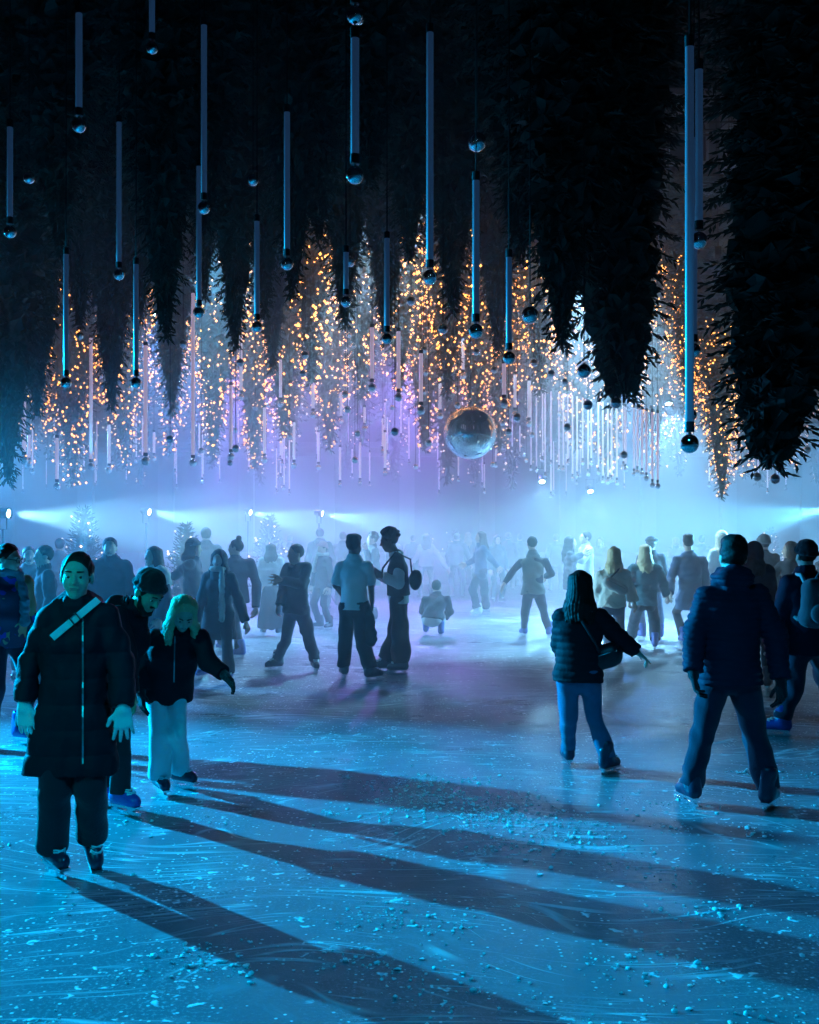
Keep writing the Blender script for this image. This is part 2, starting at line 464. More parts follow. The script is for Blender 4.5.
    f.cap(sh['a'], sh['b'], .05 * sc, k=.03); f.cap(neck - spine * .03, hc - HU * .07 * sc - HF * .012 * sc, (.048 if female else .056) * sc, (.044 if female else .05) * sc, .025)
    for q in 'ab':
        f.chain([hip[q], knee[q]], [.076 * sc, .048 * sc], .02); f.chain([knee[q], knee[q] + (ank[q] - knee[q]) * .3 - Fv * .008, ank[q]], [.046 * sc, .046 * sc, .034 * sc], .02)
        fup = np.cross(nrm(np.cross(fdir[q][0], U)), fdir[q][0]); f.cap(ank[q], ank[q] + fdir[q][0] * .1 * sc - fup * .042 * sc, .032 * sc, .022 * sc, .02)
        f.chain([sh[q], elb[q], wri[q]], [.05 * sc, .039 * sc, .028 * sc], .02)
        if gloves: f.cap(wri[q], wri[q] + hdir[q] * .06 * sc, .018 * sc, .014 * sc, .01)
        else:
            sg = 1 if q == 'a' else -1
            inward = -A * sg
            ts = 1 if (np.cross(hdir[q], inward) @ Fv) > 0 else -1
            add_hand(f, wri[q], hdir[q], inward + Fv * -.2, ts, sc, vox, curl=.06 if point == q + '*' else curl, point=(point == q))
    def h_(u, fr, rr=0): return hc + (HU * u + HF * fr + HR * rr) * sc
    hax = np.array([HR, HF, HU])
    f.ell(h_(.03, -.012), hax, np.array([.074, .094, .088]) * sc, .02); f.ell(h_(-.035, .02), hax, np.array([.053 if female else .06, .07, .085]) * sc, .03)
    f.ell(h_(-.092, .05), hax, np.array([.022 if female else .03, .026, .021]) * sc, .03)
    f.cap(h_(.012, .086), h_(-.026, .108), .008 * sc, .0125 * sc, .012)
    for s_ in (1, -1):
        f.ell(h_(-.03, .052, s_ * .034), hax, np.array([.026, .028, .03]) * sc, .025)
        f.ell(h_(.004, .104, s_ * .031), hax, np.array([.016, .014, .0095]) * sc, .014, sub=True)
        f.cap(h_(.03, .088, s_ * .012), h_(.026, .076, s_ * .045), .008 * sc, .007 * sc, .015)
        if detail: f.cap(h_(.0125, .085, s_ * .021), h_(.011, .08, s_ * .043), .0055 * sc, .005 * sc, .004); f.cap(h_(-.011, .082, s_ * .022), h_(-.009, .078, s_ * .042), .0045 * sc, .004 * sc, .004)
        f.ell(h_(-.006, -.008, s_ * .076), hax, np.array([.01, .024, .033]) * sc, .008)
        f.cap(h_(-.024, .1, 0), h_(-.029, .092, s_ * .013), .008 * sc, .007 * sc, .008)
    f.cap(h_(-.055, .086, -.018), h_(-.055, .086, .018), .0075 * sc, k=.01); f.cap(h_(-.066, .084, -.014), h_(-.066, .084, .014), .008 * sc, k=.006)
    V, Q = f.mesh()
    cen = V[Q[:, 0]] - hc
    lu, lf2, lr = cen @ HU / sc, cen @ HF / sc, cen @ HR / sc
    mi = ((np.abs(lu + .0605) < .0085) & (np.abs(lr) < .019) & (lf2 > .085)).astype(int)
    me = mesh_np('person', V, Q, True, mi)
    me.materials.append(SKIN[skin]); me.materials.append(LIPS)
    root = link('person', me); root.location = (X0, d0, 0)
    tag(root, label, 'person', group)
    info = dict(root=root, d0=d0, X0=X0, hc=hc, neck=neck, pel=pel, sh=sh, elb=elb, wri=wri, F=Fv, A=A, sc=sc, HF=HF, HU=HU, HR=HR, spine=spine, chest=chest, vox=vox, ank=ank, knee=knee, hip=hip)
    def part(name, fld, mat):
        V, Q = fld.mesh(); return link(name, mesh_np(name, V, Q), mat, root)
    # ---------------- eyes and brows of faces seen close
    if detail:
        for s_ in (1, -1):
            V, Q = [], []
            m = MB(); nn = 10
            prof = [(.0105 * sc * math.sin(t), .0105 * sc * math.cos(t)) for t in np.linspace(0.001, PI - .001, 9)]
            m.lathe(prof, 12)
            e = m.build('eye', solid('eye_white', (.75, .75, .73), .2), root, True)
            set_xf(e, [[HR[0], HU[0], HF[0]], [HR[1], HU[1], HF[1]], [HR[2], HU[2], HF[2]]], h_(.002, .0755, s_ * .031))
            m = MB(); m.lathe([(.0001, .0114 * sc), (.005 * sc, .0106 * sc), (.0072 * sc, .0092 * sc), (.0078 * sc, .007 * sc)], 12)
            ir = m.build('iris', solid('iris_brown', (.03, .018, .01), .15), e, True)
            g = Field(.004); g.cap(h_(.03, .096, s_ * .016), h_(.031, .083, s_ * .046), .005, .0035, .004)
            part('eyebrow', g, HAIR['dark'])
    # ---------------- clothes
    if legs:
        g = Field(vox); t = legs.get('t', .012); rk, ra = legs.get('rk', .07), legs.get('ra', .067)
        if legs.get('skirt'):
            hz_ = legs['skirt']
            for sg in (1, -1):
                o = pel + A * sg * .05 * sc
                g.cap(o + U * .03, np.array([o[0] + A[0] * sg * .05, o[1] + A[1] * sg * .05, hz_]), .105 * sc, .15 * sc, .05, flat=1, sq=(Fv, .9))
        else:
            g.cap(hip['a'], hip['b'], (.085 + t) * sc, k=.03, sq=(Fv, .95)); g.cap(pel, waist - spine * .01, (.115 + t) * sc, (.108 + t) * sc, .03, sq=(Fv, .88))
            for q in 'ab':
                if female: g.cap(hip[q] - Fv * .008 * sc, hip[q] - Fv * .012 * sc - U * .08, .084 * sc, .078 * sc, .04)
                g.cap(hip[q], knee[q], (.08 + t) * sc, rk * sc, .025)
                end = ank[q] + (knee[q] - ank[q]) * legs.get('cut', .05)
                g.cap(knee[q], end, rk * sc, ra * sc, .015, flat=1)
                if legs.get('cuff'): g.cap(end + (knee[q] - end) * .12, end, (ra + .012) * sc, (ra + .012) * sc, .006, flat=1)
        g.disp(wrinkle(legs.get('wr', .013), seed + 1, 10, .8))
        part(legs.get('name', 'trousers'), g, legs['m'])
    tops = topw if isinstance(topw, list) else [topw] if topw else []
    for ti, tw in enumerate(tops):
        g = Field(vox); t = tw.get('t', .025) * bulk; L = tw.get('hem', .08) * sc
        dn = nrm(-spine * (1 if L < .2 else .25) - U * (.2 if L < .2 else 1)); fl = tw.get('flare', 0.0)
        bot = pel + dn * L
        for sg in (1, -1):
            if L > .15:
                lc = (ank['a'] + ank['b']) / 2; tt = min(1, L / .8)
                hb = pel * (1 - tt * .5) + lc * tt * .5; hb[2] = pel[2] - L
                g.cap(pel + A * sg * .066 * sc, hb + A * sg * (.07 + fl) * sc + np.array([0, 0, -.03]), (.1 + t) * sc, (.1 + t + fl) * sc, .05, sq=(Fv, .92))
            g.cap(pel + dn * min(L, .12) + A * sg * .066 * sc, waist + A * sg * .05 * sc, (.098 + t) * sc, (.088 + t) * sc, .03, sq=(Fv, .88))
            g.cap(waist + A * sg * .042 * sc, chest + A * sg * .06 * sc, (.088 + t) * sc, (.096 + t) * sc, .03, sq=(Fv, .88))
            g.cap(chest + A * sg * .052 * sc, neck + A * sg * .055 * sc - spine * .04, (.092 + t) * sc, (.046 + t * .7) * sc, .03, sq=(Fv, .9))
            if female: g.ell(chest + A * sg * .05 * sc + Fv * (.07 + t * .6) * sc, np.array([A, Fv, spine]), np.array([.06, .05, .065]) * sc, .04)
        g.cap(bot, waist, (.118 + t) * sc, (.11 + t) * sc, k=.03, sq=(Fv, .92)); g.cap(waist, chest, (.1 + t) * sc, k=.03, sq=(Fv, .88))
        g.cap(sh['a'], sh['b'], (.044 + t * .6) * sc, k=.03); g.cap(neck - spine * .04 * sc, neck + spine * .005, (.06 + t) * sc, (.055 + t * .4) * sc, .02)
        if tw.get('cutlow', True): g.cut(bot, dn if L < .2 else -U)
        sl = tw.get('sleeve', 1)
        ts_ = t * (1.0 if t < .03 else .9)
        if sl > 0:
            for q in 'ab':
                e, w, S = elb[q], wri[q], sh[q]
                if sl >= 1:
                    g.cap(S, e, (.049 + ts_ * .75) * sc, (.044 + ts_ * .9) * sc, .022)
                    w2 = w - nrm(w - e) * .008
                    g.cap(e, w2, (.043 + ts_) * sc, (.03 + ts_ * .95) * sc, .012, flat=1)
                    if tw.get('cuff', True): g.cap(w2 - nrm(w - e) * .045, w2, (.033 + ts_ * .95) * sc, (.032 + ts_ * .8) * sc, .006, flat=2)
                else:
                    m_ = S + (e - S) * min(1, sl * 2); g.cap(S, m_, (.056 + ts_) * sc, (.052 + ts_) * sc, .02, flat=1)
                    if sl > .5: g.cap(e, e + (w - e) * (sl - .5) * 2, (.046 + ts_) * sc, (.044 + ts_) * sc, .012, flat=1)
        if tw.get('collar', True):
            for i in range(12):
                a0, a1 = i * PI / 6, (i + 1) * PI / 6
                def cp(a): return neck + spine * (.012 - .012 * math.cos(a)) * sc + (A * math.sin(a) * .066 + Fv * (math.cos(a) * .066 + .01)) * sc
                g.cap(cp(a0) - spine * .015, cp(a0) + spine * tw.get('ch', .03) * sc, .02 * sc, .016 * sc, .012); g.cap(cp(a0), cp(a1), .02 * sc, k=.01)
        if tw.get('hood'):
            hb = neck - Fv * .075 * sc + spine * .0
            g.ell(hb, np.array([A, Fv, spine]), np.array([.105, .06, .075]) * sc, .03)
            for s_ in (1, -1): g.cap(hb + A * s_ * .07 * sc, neck + A * s_ * .09 * sc + Fv * .02, .045 * sc, .03 * sc, .025)
        if tw.get('band'):
            for s_ in (1, -1): g.cap(bot + A * s_ * .066 * sc - dn * .01, bot + A * s_ * .066 * sc - dn * .045, (.1 + t) * sc, k=.01, sq=(Fv, .88))
            g.cut(bot, dn)
        if tw.get('quilt'): g.disp(quilt(tw['quilt'], tw.get('qa', .006)))
        g.disp(wrinkle(tw.get('wr', .01), seed + 7 + ti, tw.get('wf', 10)))
        if tw.get('fluff'): g.disp(wrinkle(tw['fluff'], seed + 9, 55))
        info['top_field'] = g; info.setdefault('tops', []).append(g)
        info['top_obj'] = part(tw.get('name', 'jacket'), g, tw['m'])
    if scarf:
        g = Field(vox)
        for i in range(10):
            a0, a1 = i * PI / 5, (i + 1) * PI / 5
            def cp(a): return neck + spine * .03 * sc + (A * math.sin(a) * .085 + Fv * (math.cos(a) * .09 + .01)) * sc
            g.cap(cp(a0), cp(a1), .034 * sc, k=.01)
        for s_, L in ((scarf[1], scarf[2]),):
            p0 = neck + A * s_ * .07 * sc + Fv * .1 * sc; p1 = chest + A * s_ * .085 * sc + Fv * .15 * sc; p2 = p1 - U * L
            g.chain([p0, p1, p2], [.032 * sc, .036 * sc, .04 * sc], .01)
        g.disp(wrinkle(.008, seed, 30)); part('scarf', g, scarf[0])
    # ---------------- hair and hats
    if hair:
        st, cm = hair[0], hair[1]
        g = Field(max(vox * .8, .005))
        g.ell(h_(.034, -.018), hax, np.array([.083, .1, .096]) * sc, .01)
        if st == 'curly':
            for i in range(46):
                a, e = r.uniform(0, 2 * PI), r.uniform(.0, 1.4)
                v = np.array([math.cos(a) * math.cos(e) * .088, math.sin(a) * math.cos(e) * .105 - .02, math.sin(e) * .1 + .04])
                g.ell(h_(v[2], v[1], v[0]), hax, np.array([.03, .03, .028]) * sc, .008)
        if st == 'quiff': g.ell(h_(.105, .04), hax, np.array([.06, .06, .035]) * sc, .03); g.ell(h_(.1, -.03), hax, np.array([.07, .08, .04]) * sc, .03)
        g.cut(h_(.06, .054), HF - HU * .42); g.cut(h_(-.085 if st != 'long' else -.12, 0), -HU)
        if st == 'quiff': g.ell(h_(.095, .045), hax, np.array([.06, .045, .028]) * sc, .02)
        if st in ('long', 'pony'):
            Lh = hair[2] * sc; nl = 15
            for i in range(nl):
                a = math.radians(66 + 228 * i / (nl - 1))
                p0 = h_(.06, math.cos(a) * .075 - .015, math.sin(a) * .064)
                p1 = h_(-.06, math.cos(a) * .085 - .02, math.sin(a) * .072)
                out = (HF0 * math.cos(a) + HR * math.sin(a)); out[2] = 0
                jit = r.uniform(.8, 1.08)
                p2 = p1 + out * .03 * sc - U * Lh * .45 * jit + HF0 * -.01; p3 = p2 - U * Lh * .55 * jit + out * r.uniform(-.01, .02)
                if st == 'long': g.chain([p0, p1, p2, p3], [.024 * sc, .024 * sc, .024 * sc, .013 * sc], .026)
            g.disp(lambda P: (.0035 if cm == 'blond' else .0018) * np.sin(np.arctan2((P - hc) @ HR, -((P - hc) @ HF)) * 34 + 2 * np.sin(P[..., 2] * 18)))
        if st == 'bun': g.ell(h_(.14, -.05), hax, np.array([.042, .042, .04]) * sc, .01)
        if st == 'lowbun': g.ell(h_(.0, -.12), hax, np.array([.045, .04, .045]) * sc, .015)
        g.disp(wrinkle(.002 if st == 'long' else .004, seed + 3, 45))
        part('hair', g, HAIR[cm])
    if hat:
        g = Field(max(vox * .8, .005))
        if hat[0] == 'beanie':
            g.ell(h_(.05, -.015), hax, np.array([.09, .108, .1]) * sc, .01)
            n_ = nrm(HU * .95 - HF * .3); g.cut(hc + HU * .022 * sc, -n_)
            for i in range(16):
                a0, a1 = i * PI / 8, (i + 1) * PI / 8
                def cp(a): return hc + (HR * math.sin(a) * .082 + HF * (math.cos(a) * .1 - .014) + HU * (.042 + .032 * math.cos(a))) * sc
                g.cap(cp(a0), cp(a1), .017 * sc, k=.008)
            if len(hat) > 2: g.ell(h_(.16, -.03), hax, np.array([.035, .035, .035]) * sc, .01)
        elif hat[0] == 'hood':
            g.ell(h_(.015, -.03), hax, np.array([.105, .12, .13]) * sc, .02); g.cap(neck - Fv * .03, h_(-.05, -.03), .1 * sc, .1 * sc, .04)
            g.cap(neck - spine * .08, neck, .13 * sc, .105 * sc, .04)
            g.ell(h_(-.02, .11), hax, np.array([.07, .1, .1]) * sc, .012, sub=True)
        elif hat[0] == 'beret':
            g.ell(h_(.085, -.02, .01), hax, np.array([.11, .12, .045]) * sc, .02); g.cap(h_(.06, -.02), h_(.07, -.02), .086 * sc, k=.01)
        g.disp(wrinkle(.004, seed + 5, 35))
        part({'beanie': 'knit_hat', 'hood': 'hood', 'beret': 'beret'}[hat[0]], g, hat[1])
    if gloves:
        for q in 'ab':
            g = Field(max(vox * .8, .005)); sg = 1 if q == 'a' else -1
            inward = -A * sg if not J.get('palm' + q) else np.array(J['palm' + q], float)
            ts = 1 if (np.cross(hdir[q], inward) @ (-A * sg if J.get('palm' + q) else Fv)) > 0 else -1
            fa = nrm(wri[q] - elb[q])
            g.cap(wri[q] - fa * .02, wri[q] + hdir[q] * .02, .034 * sc, .034 * sc, .01)
            add_hand(g, wri[q] + hdir[q] * .012, hdir[q], inward + Fv * -.25, ts, sc * 1.06, max(vox * .8, .005), curl=curl, fat=1.12, spr=J.get('spr', .12))
            part('glove', g, gloves)
    # ---------------- skates
    for q in 'ab':
        fd, fl_ = fdir[q]; s_ = np.cross(fd, U); s_ = nrm(s_); up = np.cross(s_, fd)
        sk = bpy.data.objects.new('ice_skate', SK_BY[skate]); C.objects.link(sk); sk.parent = root
        set_xf(sk, [[s_[0], fd[0], up[0]], [s_[1], fd[1], up[1]], [s_[2], fd[2], up[2]]], ank[q], sc)
        for nm, dm in (('blade', SK_BLADE), ('laces', SK_LACE)):
            o = bpy.data.objects.new(nm, dm); C.objects.link(o); o.parent = sk
    PEOPLE[key or label] = info
    return info
def on_surface(fields, pts, d0, root, off=.004):
    """follow a garment's front as seen along the hall: returns points on it (local to the wearer) and the outward direction"""
    out = []
    for px_, py_ in pts:
        ts = np.arange(d0 - .9, d0 + .6, .004)
        P = np.stack([(px_ - CX) * ts / F_PX - root[0], ts - root[1], CAMZ + (HZ - py_) * ts / F_PX], -1)
        D = np.min([f.at(P) for f in fields], axis=0)
        i = np.argmax(D < off) if np.any(D < off) else int(np.argmin(D))
        out.append(P[i])
    return np.array(out)
def ribbon(name, pts, w, th, mat, parent=None, loc=None, out=np.array([0, -1., 0])):
    m = MB(); pts = np.array(pts); V = []; q = []
    for i, p in enumerate(pts):
        t = nrm(pts[min(i+1, len(pts)-1)] - pts[max(i-1, 0)]); s_ = nrm(np.cross(t, out)); o = nrm(np.cross(s_, t))
        V += [p + s_ * w/2, p - s_ * w/2, p - s_ * w/2 + o * th, p + s_ * w/2 + o * th]
    for i in range(len(pts) - 1):
        a, b = 4*i, 4*i+4
        for k in range(4): q.append((a + k, b + k, b + (k+1) % 4, a + (k+1) % 4))
    e = 4 * (len(pts) - 1); q += [(0, 1, 2, 3), (e+3, e+2, e+1, e)]
    m.add(V, q)
    return m.build(name, mat, parent, False, loc)
# ------------------------------------------------------------------ the skaters
BLK = fabric('puffer_black', (.009, .01, .016), .72, .3, 50, .3, 0, .15)
NAVY = fabric('puffer_navy', (.014, .019, .042), .72, .3, 50, .3, 0, .15)
DARK = fabric('wool_dark', (.025, .026, .035)); GREYC = fabric('coat_grey', (.12, .12, .14)); PALE = fabric('jacket_pale', (.5, .5, .5))
CREAM = fabric('fleece_cream', (.75, .73, .68), .95, .12, 90, .6, .5); SHIRT = fabric('shirt_pale', (.62, .66, .66), .8, .08)
BROWNJ = fabric('jacket_olive', (.17, .15, .12)); TEAL = fabric('jacket_teal', (.06, .14, .18)); BLUEJ = fabric('jacket_blue', (.05, .08, .16))
JEAN = fabric('denim_blue', (.07, .11, .2), .9, .35, 150); JEAND = fabric('denim_dark', (.014, .02, .042), .9, .3, 150); WHITEJ = fabric('denim_white', (.72, .73, .74), .9, .08, 150)
TRO = fabric('trousers_black', (.014, .015, .022)); TROB = fabric('trousers_navy', (.03, .035, .06)); KNIT = fabric('knit_black', (.015, .015, .02), .95, .4, 200, .8)
KNITG = fabric('knit_grey', (.14, .13, .14), .95, .3, 200, .8); PINK = fabric('knit_pink', (.6, .3, .34), .95, .2, 200, .8); GLOVE = fabric('glove_pale', (.66, .7, .68), .9, .1, 150, .15)
SCARFP = fabric('scarf_pale', (.55, .52, .45), .95, .2, 120, .5); TAN = fabric('coat_tan', (.3, .24, .17))
def patterned(name):
    if name in _mats: return _mats[name]
    m, nt, b = new_mat(name); N, L = nt.nodes, nt.links
    tc = N.new('ShaderNodeTexCoord'); v = N.new('ShaderNodeTexVoronoi'); v.inputs['Scale'].default_value = 5.5
    nz = N.new('ShaderNodeTexNoise'); nz.inputs['Scale'].default_value = 6
    mp = N.new('ShaderNodeMix'); mp.data_type = 'RGBA'; mp.blend_type = 'LINEAR_LIGHT'; mp.inputs[0].default_value = .25
    L.new(tc.outputs['Object'], nz.inputs['Vector']); L.new(tc.outputs['Object'], mp.inputs[6]); L.new(nz.outputs['Color'], mp.inputs[7]); L.new(mp.outputs[2], v.inputs['Vector'])
    sp = N.new('ShaderNodeSeparateColor'); L.new(v.outputs['Color'], sp.inputs[0])
    cr = N.new('ShaderNodeValToRGB'); cr.color_ramp.interpolation = 'CONSTANT'
    e = cr.color_ramp.elements; e[0].color = (.03, .06, .45, 1); e[1].position = .45; e[1].color = (.03, .04, .09, 1)
    x = e.new(.75); x.color = (.3, .3, .16, 1)
    L.new(sp.outputs[0], cr.inputs[0]); L.new(cr.outputs[0], b.inputs['Base Color']); b.inputs['Roughness'].default_value = .7
    _mats[name] = m; return m
PAT = patterned('jacket_patchwork')
def T(m, **k): k['m'] = m; return k

# nearest skaters
A_ = person('woman in long black padded coat, pale gloves and pale chest strap, one skate lifted', 73, 878, 552, 4, female=True, detail=True,
    J=dict(head=(77, 576.5, -.03), neck=(77, 604, 0), hip=(72, 716, 0), spr=.16, palma=(.25, 1, 0), palmb=(-.35, 1, 0), sa=(53, 619), sb=(104, 617), ea=(31, 660, .02), wa=(24, 704, -.08), ha=(28, 734), eb=(121, 660, .03), wb=(123, 706, -.05), hb=(124, 734),
           fa=(52, 874, 42), fb=('lift', 92, 837, .16, 34, 38), ka=(55, 792, -.06), kb=(91, 788, -.02)),
    head=(8, 2, 2), topw=T(BLK, t=.03, hem=.3, flare=.03, quilt=.125, qa=.0045, wr=.012, name='padded_coat', hood=True, ch=.018),
    legs=T(TRO, rk=.078, ra=.084, cut=.03, wr=.006), hair=('lowbun', 'dark'), gloves=GLOVE, curl=.22, key='A')
m = MB()
zp = on_surface(A_['tops'], [(83, y) for y in np.linspace(618, 764, 26)], A_['d0'], np.array(A_['root'].location), .003)
ribbon('coat_zipper', zp, .008, .004, solid('zip_metal', (.3, .32, .34), .35, .8), A_['root'])
B_ = person('bearded man in black knit hat leaning forward behind the long-coated woman', 116, 815, 562, 62, H=1.68, detail=True,
    J=dict(hip=(106, 704, .05), neck=(131, 608, -.05), head=(148.5, 592, -.12), sa=(121, 612, .12), sb=(117, 616, -.2), eb=(124, 655, -.2), wb=(129, 694, -.26), ea=(133, 650, .1), wa=(126, 690, 0), kb=(120, 757, -.02), ka=(106, 752, .05),
           fb=(121, 814, 55), fa=(103, 806, 60)), head=(55, 38, 0), topw=T(BLK, t=.03, hem=.1, hood=True, wr=.014, ch=.05, name='hooded_jacket'),
    legs=T(TRO, rk=.072, ra=.07, cut=.05), hair=('short', 'dark'), hat=('beanie', KNIT), skate='blue', skin='mid', key='B')
g = Field(.006)
def hb_(i, u, f_, r_=0): return i['hc'] + (i['HU'] * u + i['HF'] * f_ + i['HR'] * r_) * i['sc']
for s_ in (1, -1):
    g.chain([hb_(B_, -.02, .02, s_ * .068), hb_(B_, -.07, .04, s_ * .05), hb_(B_, -.108, .062, s_ * .015)], [.012, .02, .022], .015)
g.cap(hb_(B_, -.108, .062, .02), hb_(B_, -.108, .062, -.02), .024, k=.01); g.cap(hb_(B_, -.042, .096, .022), hb_(B_, -.042, .096, -.022), .007, k=.01)
g.disp(wrinkle(.004, 3, 60)); V_, Q_ = g.mesh(); link('beard', mesh_np('beard', V_, Q_), HAIR['dark'], B_['root'])
C_ = person('blond girl looking down, black jacket and white jeans, left hand stretched out', 168, 796, 597, 22, H=1.52, female=True, detail=True,
    J=dict(hip=(167, 690, .05), neck=(179, 630, -.08), head=(183.5, 614, -.16), sa=(155, 640, -.05), sb=(201, 638, -.08), ea=(144, 667, 0), wa=(141, 690, -.1), ha=(142, 712, -.12), eb=(208, 662, -.12), wb=(224, 674, -.2), hb=(231, 682, -.24),
           fa=(160, 795, 30), fb=(180, 788, 58), ka=(160, 735, -.06), kb=(177, 732, -.04)), head=(18, 40, 4),
    topw=T(BLK, t=.034, hem=.06, band=True, wr=.01, ch=.045), legs=T(WHITEJ, rk=.072, ra=.075, cut=.04, name='jeans'), hair=('long', 'blond', .2), gloves=KNIT, curl=.25, key='C')
zp = on_surface(C_['tops'], [(175 + (y - 634) * -.02, y) for y in np.linspace(636, 682, 14)], C_['d0'], np.array(C_['root'].location), .003)
ribbon('jacket_zipper', zp, .008, .004, solid('zip_metal', (.3, .32, .34), .35, .8), C_['root'])
D_ = person('bespectacled man in patchwork blue jacket beside the left picture edge', 6, 747, 543, 48, J=dict(head=(9, 559, -.05)), head=(75, 8, 0),
    topw=T(PAT, t=.03, hem=.08), legs=T(JEAND), hair=('short', 'dark'), skate='blue', scarf=(fabric('scarf_striped', (.2, .22, .26), .95, .6, 40, .6), -1, .2), key='D')
m = MB()
for s_ in (1, -1):
    c_ = hb_(D_, .004, .112, s_ * .032); n = 14
    m.tube([c_ + (D_['HR'] * math.cos(a) * .025 + D_['HU'] * math.sin(a) * .021) for a in np.linspace(0, 2 * PI, n)], .003, 6)
    m.tube([hb_(D_, .006, .11, s_ * .057), hb_(D_, .006, .0, s_ * .08)], .003, 6)
m.tube([hb_(D_, .008, .114, .008), hb_(D_, .008, .114, -.008)], .003, 6)
m.build('spectacles', solid('spectacle_black', (.01, .01, .01), .3), D_['root'], True)
AH = person('man seen from behind, legs wide apart, navy quilted jacket and dark jeans', 731, 812, 539, 182,
    J=dict(hip=(730, 674), neck=(731, 577), head=(733, 557.5), sa=(707, 597), sb=(758, 596), ea=(695, 630, 0), wa=(693, 672, -.12), ha=(696, 692, -.14), eb=(775, 636, 0), wb=(781, 680, -.12), hb=(782, 699, -.14),
           fa=(691, 806, 195), fb=(768, 811, 145), ka=(703, 738, .08), kb=(755, 738, .08)), H=1.68, head=(180, 2, 0),
    topw=T(NAVY, t=.034, hem=.06, quilt=.041, qa=.005, wr=.006, band=True, ch=.035, hood=True), legs=T(JEAND, rk=.073, ra=.072, cut=.0, wr=.016, name='jeans'), hair=('quiff', 'dark'), gloves=KNIT, curl=.45, key='AH')
AI = person('dark-haired girl seen from behind in dark padded jacket, pointing down to her right', 583, 776, 568, 168, female=True, H=1.5,
    J=dict(hip=(578, 672), neck=(580, 607), head=(580, 586), sa=(562, 618), sb=(599, 617), ea=(560, 645, .06), wa=(566, 660, .25), eb=(619, 638, 0), wb=(637, 652, .02), hb=(646, 659, .02),
           fa=(568, 766, 185), fb=(607, 775, 135), ka=(569, 718, .06), kb=(595, 718, .06)), head=(172, 6, 0),
    topw=T(BLK, t=.036, hem=.07, quilt=.05, qa=.004, wr=.006, band=True, hood=True), legs=T(JEAN, rk=.064, ra=.066, cut=.0, wr=.012, name='jeans'), hair=('long', 'dark', .24), curl=.5, point='b', key='AI')
AG = person('man in black knit hat with a backpack striding beside the right picture edge', 806, 738, 541, 188, J=dict(hip=(806, 645), neck=(806, 573), head=(806, 556), sa=(788, 582), sb=(826, 582), ea=(780, 618, .02), wa=(782, 650, -.1),
           fa=(781, 737, 245), fb=(832, 716, 180), ka=(795, 690, .05)), topw=T(NAVY, t=.03, hem=.08), legs=T(TROB, rk=.085, ra=.08, cut=.06, wr=.014), hair=('short', 'dark'), hat=('beanie', KNIT), skate='blue', key='AG')

# middle of the ice
I_ = person('woman in dark long coat and hood facing the camera, pale scarf end hanging', 219, 684, 550, 352, female=True, J=dict(fa=(204, 679, 335), fb=(229, 684, 10), wa=(196, 622, -.1), wb=(246, 622, -.1)), hat=('hood', DARK),
    topw=T(DARK, t=.03, hem=.34, flare=.02, name='long_coat'), legs=T(TRO, rk=.075, ra=.085, cut=.06), skate='blue', hair=('long', 'dark', .15), scarf=(SCARFP, -1, .38), key='I')
J_ = person('man with a hair bun in dark coat turned away behind the hooded woman', 236, 660, 539, 215, J=dict(sb=(250, 563), eb=(257, 585, .05), wb=(256, 608, -.05), fb=(240, 659, 250), fa=(222, 652, 215)), head=(262, 0, 0),
    topw=T(NAVY, t=.03, hem=.1), legs=T(JEAND), hair=('bun', 'dark'), skin='mid', skate='blue', key='J')
M_ = person('dark-haired man in dark jacket standing astride with one forearm raised', 297, 672, 537, 335, J=dict(hip=(296, 609), fa=(277, 671, 300), fb=(315, 672, 15), sa=(288, 567), sb=(307, 567), ea=(283, 586, .05), wa=(279, 606, -.05), eb=(301, 584, -.1), wb=(280, 580, -.3), ka=(286, 640), kb=(309, 638)),
    head=(300, 0, 0), topw=T(DARK, t=.028, hem=.06, wr=.014, name='bomber_jacket', band=True), legs=T(JEAND, rk=.075, ra=.07, cut=.03, wr=.014), hair=('short', 'dark'), skin='mid', key='M')
Q_ = person('man in pale short-sleeved shirt seen from behind with a jumper tied at his waist', 355, 682, 533, 165, J=dict(hip=(354, 607), neck=(354, 558), head=(354, 546), sa=(341, 567), sb=(367, 567), ea=(336, 585, .05), wa=(343, 596, .22), eb=(371, 584, .05), wb=(372, 602, .15), fa=(344, 679, 195), fb=(371, 682, 125), ka=(345, 645), kb=(363, 645)),
    head=(150, 4, 0), topw=T(SHIRT, t=.012, hem=.03, sleeve=.5, wr=.007, name='shirt', ch=.015), legs=T(TRO, rk=.082, ra=.085, cut=.06, wr=.012), hair=('quiff', 'dark'), skin='dark', key='Q')
g = Field(.012); p_ = Q_['pel']
g.chain([p_ + np.array([.13, -.02, .04]), p_ + np.array([.17, -.05, -.12]), p_ + np.array([.2, -.03, -.38])], [.05, .06, .075], .03); g.cap(p_ + np.array([-.15, -.05, .03]), p_ + np.array([.15, -.12, .04]), .022, k=.02)
g.disp(wrinkle(.012, 5, 14)); V_, F_ = g.mesh(); link('tied_jumper', mesh_np('tied_jumper', V_, F_), DARK, Q_['root'])
R_ = person('tall curly-haired man in dark vest over pale shirt, turned to the left', 398, 675, 527, 272, J=dict(hip=(399, 598), neck=(397, 555), head=(389, 541), sa=(397, 567, .1), sb=(398, 567, -.12), ea=(391, 581, .12), wa=(375, 572, .1), eb=(399, 584, -.2), wb=(380, 575, -.18), fa=(386, 673, 268), fb=(401, 675, 275), ka=(396, 637), kb=(400, 637)),
    head=(270, 14, 0), topw=[T(SHIRT, t=.012, hem=.06, sleeve=.9, wr=.007, name='shirt', ch=.02), T(TRO, t=.03, hem=-.03, sleeve=0, wr=.006, name='vest', collar=False)],
    legs=T(TRO, rk=.105, ra=.115, cut=.06, wr=.014), hair=('curly', 'dark'), skin='dark', key='R')
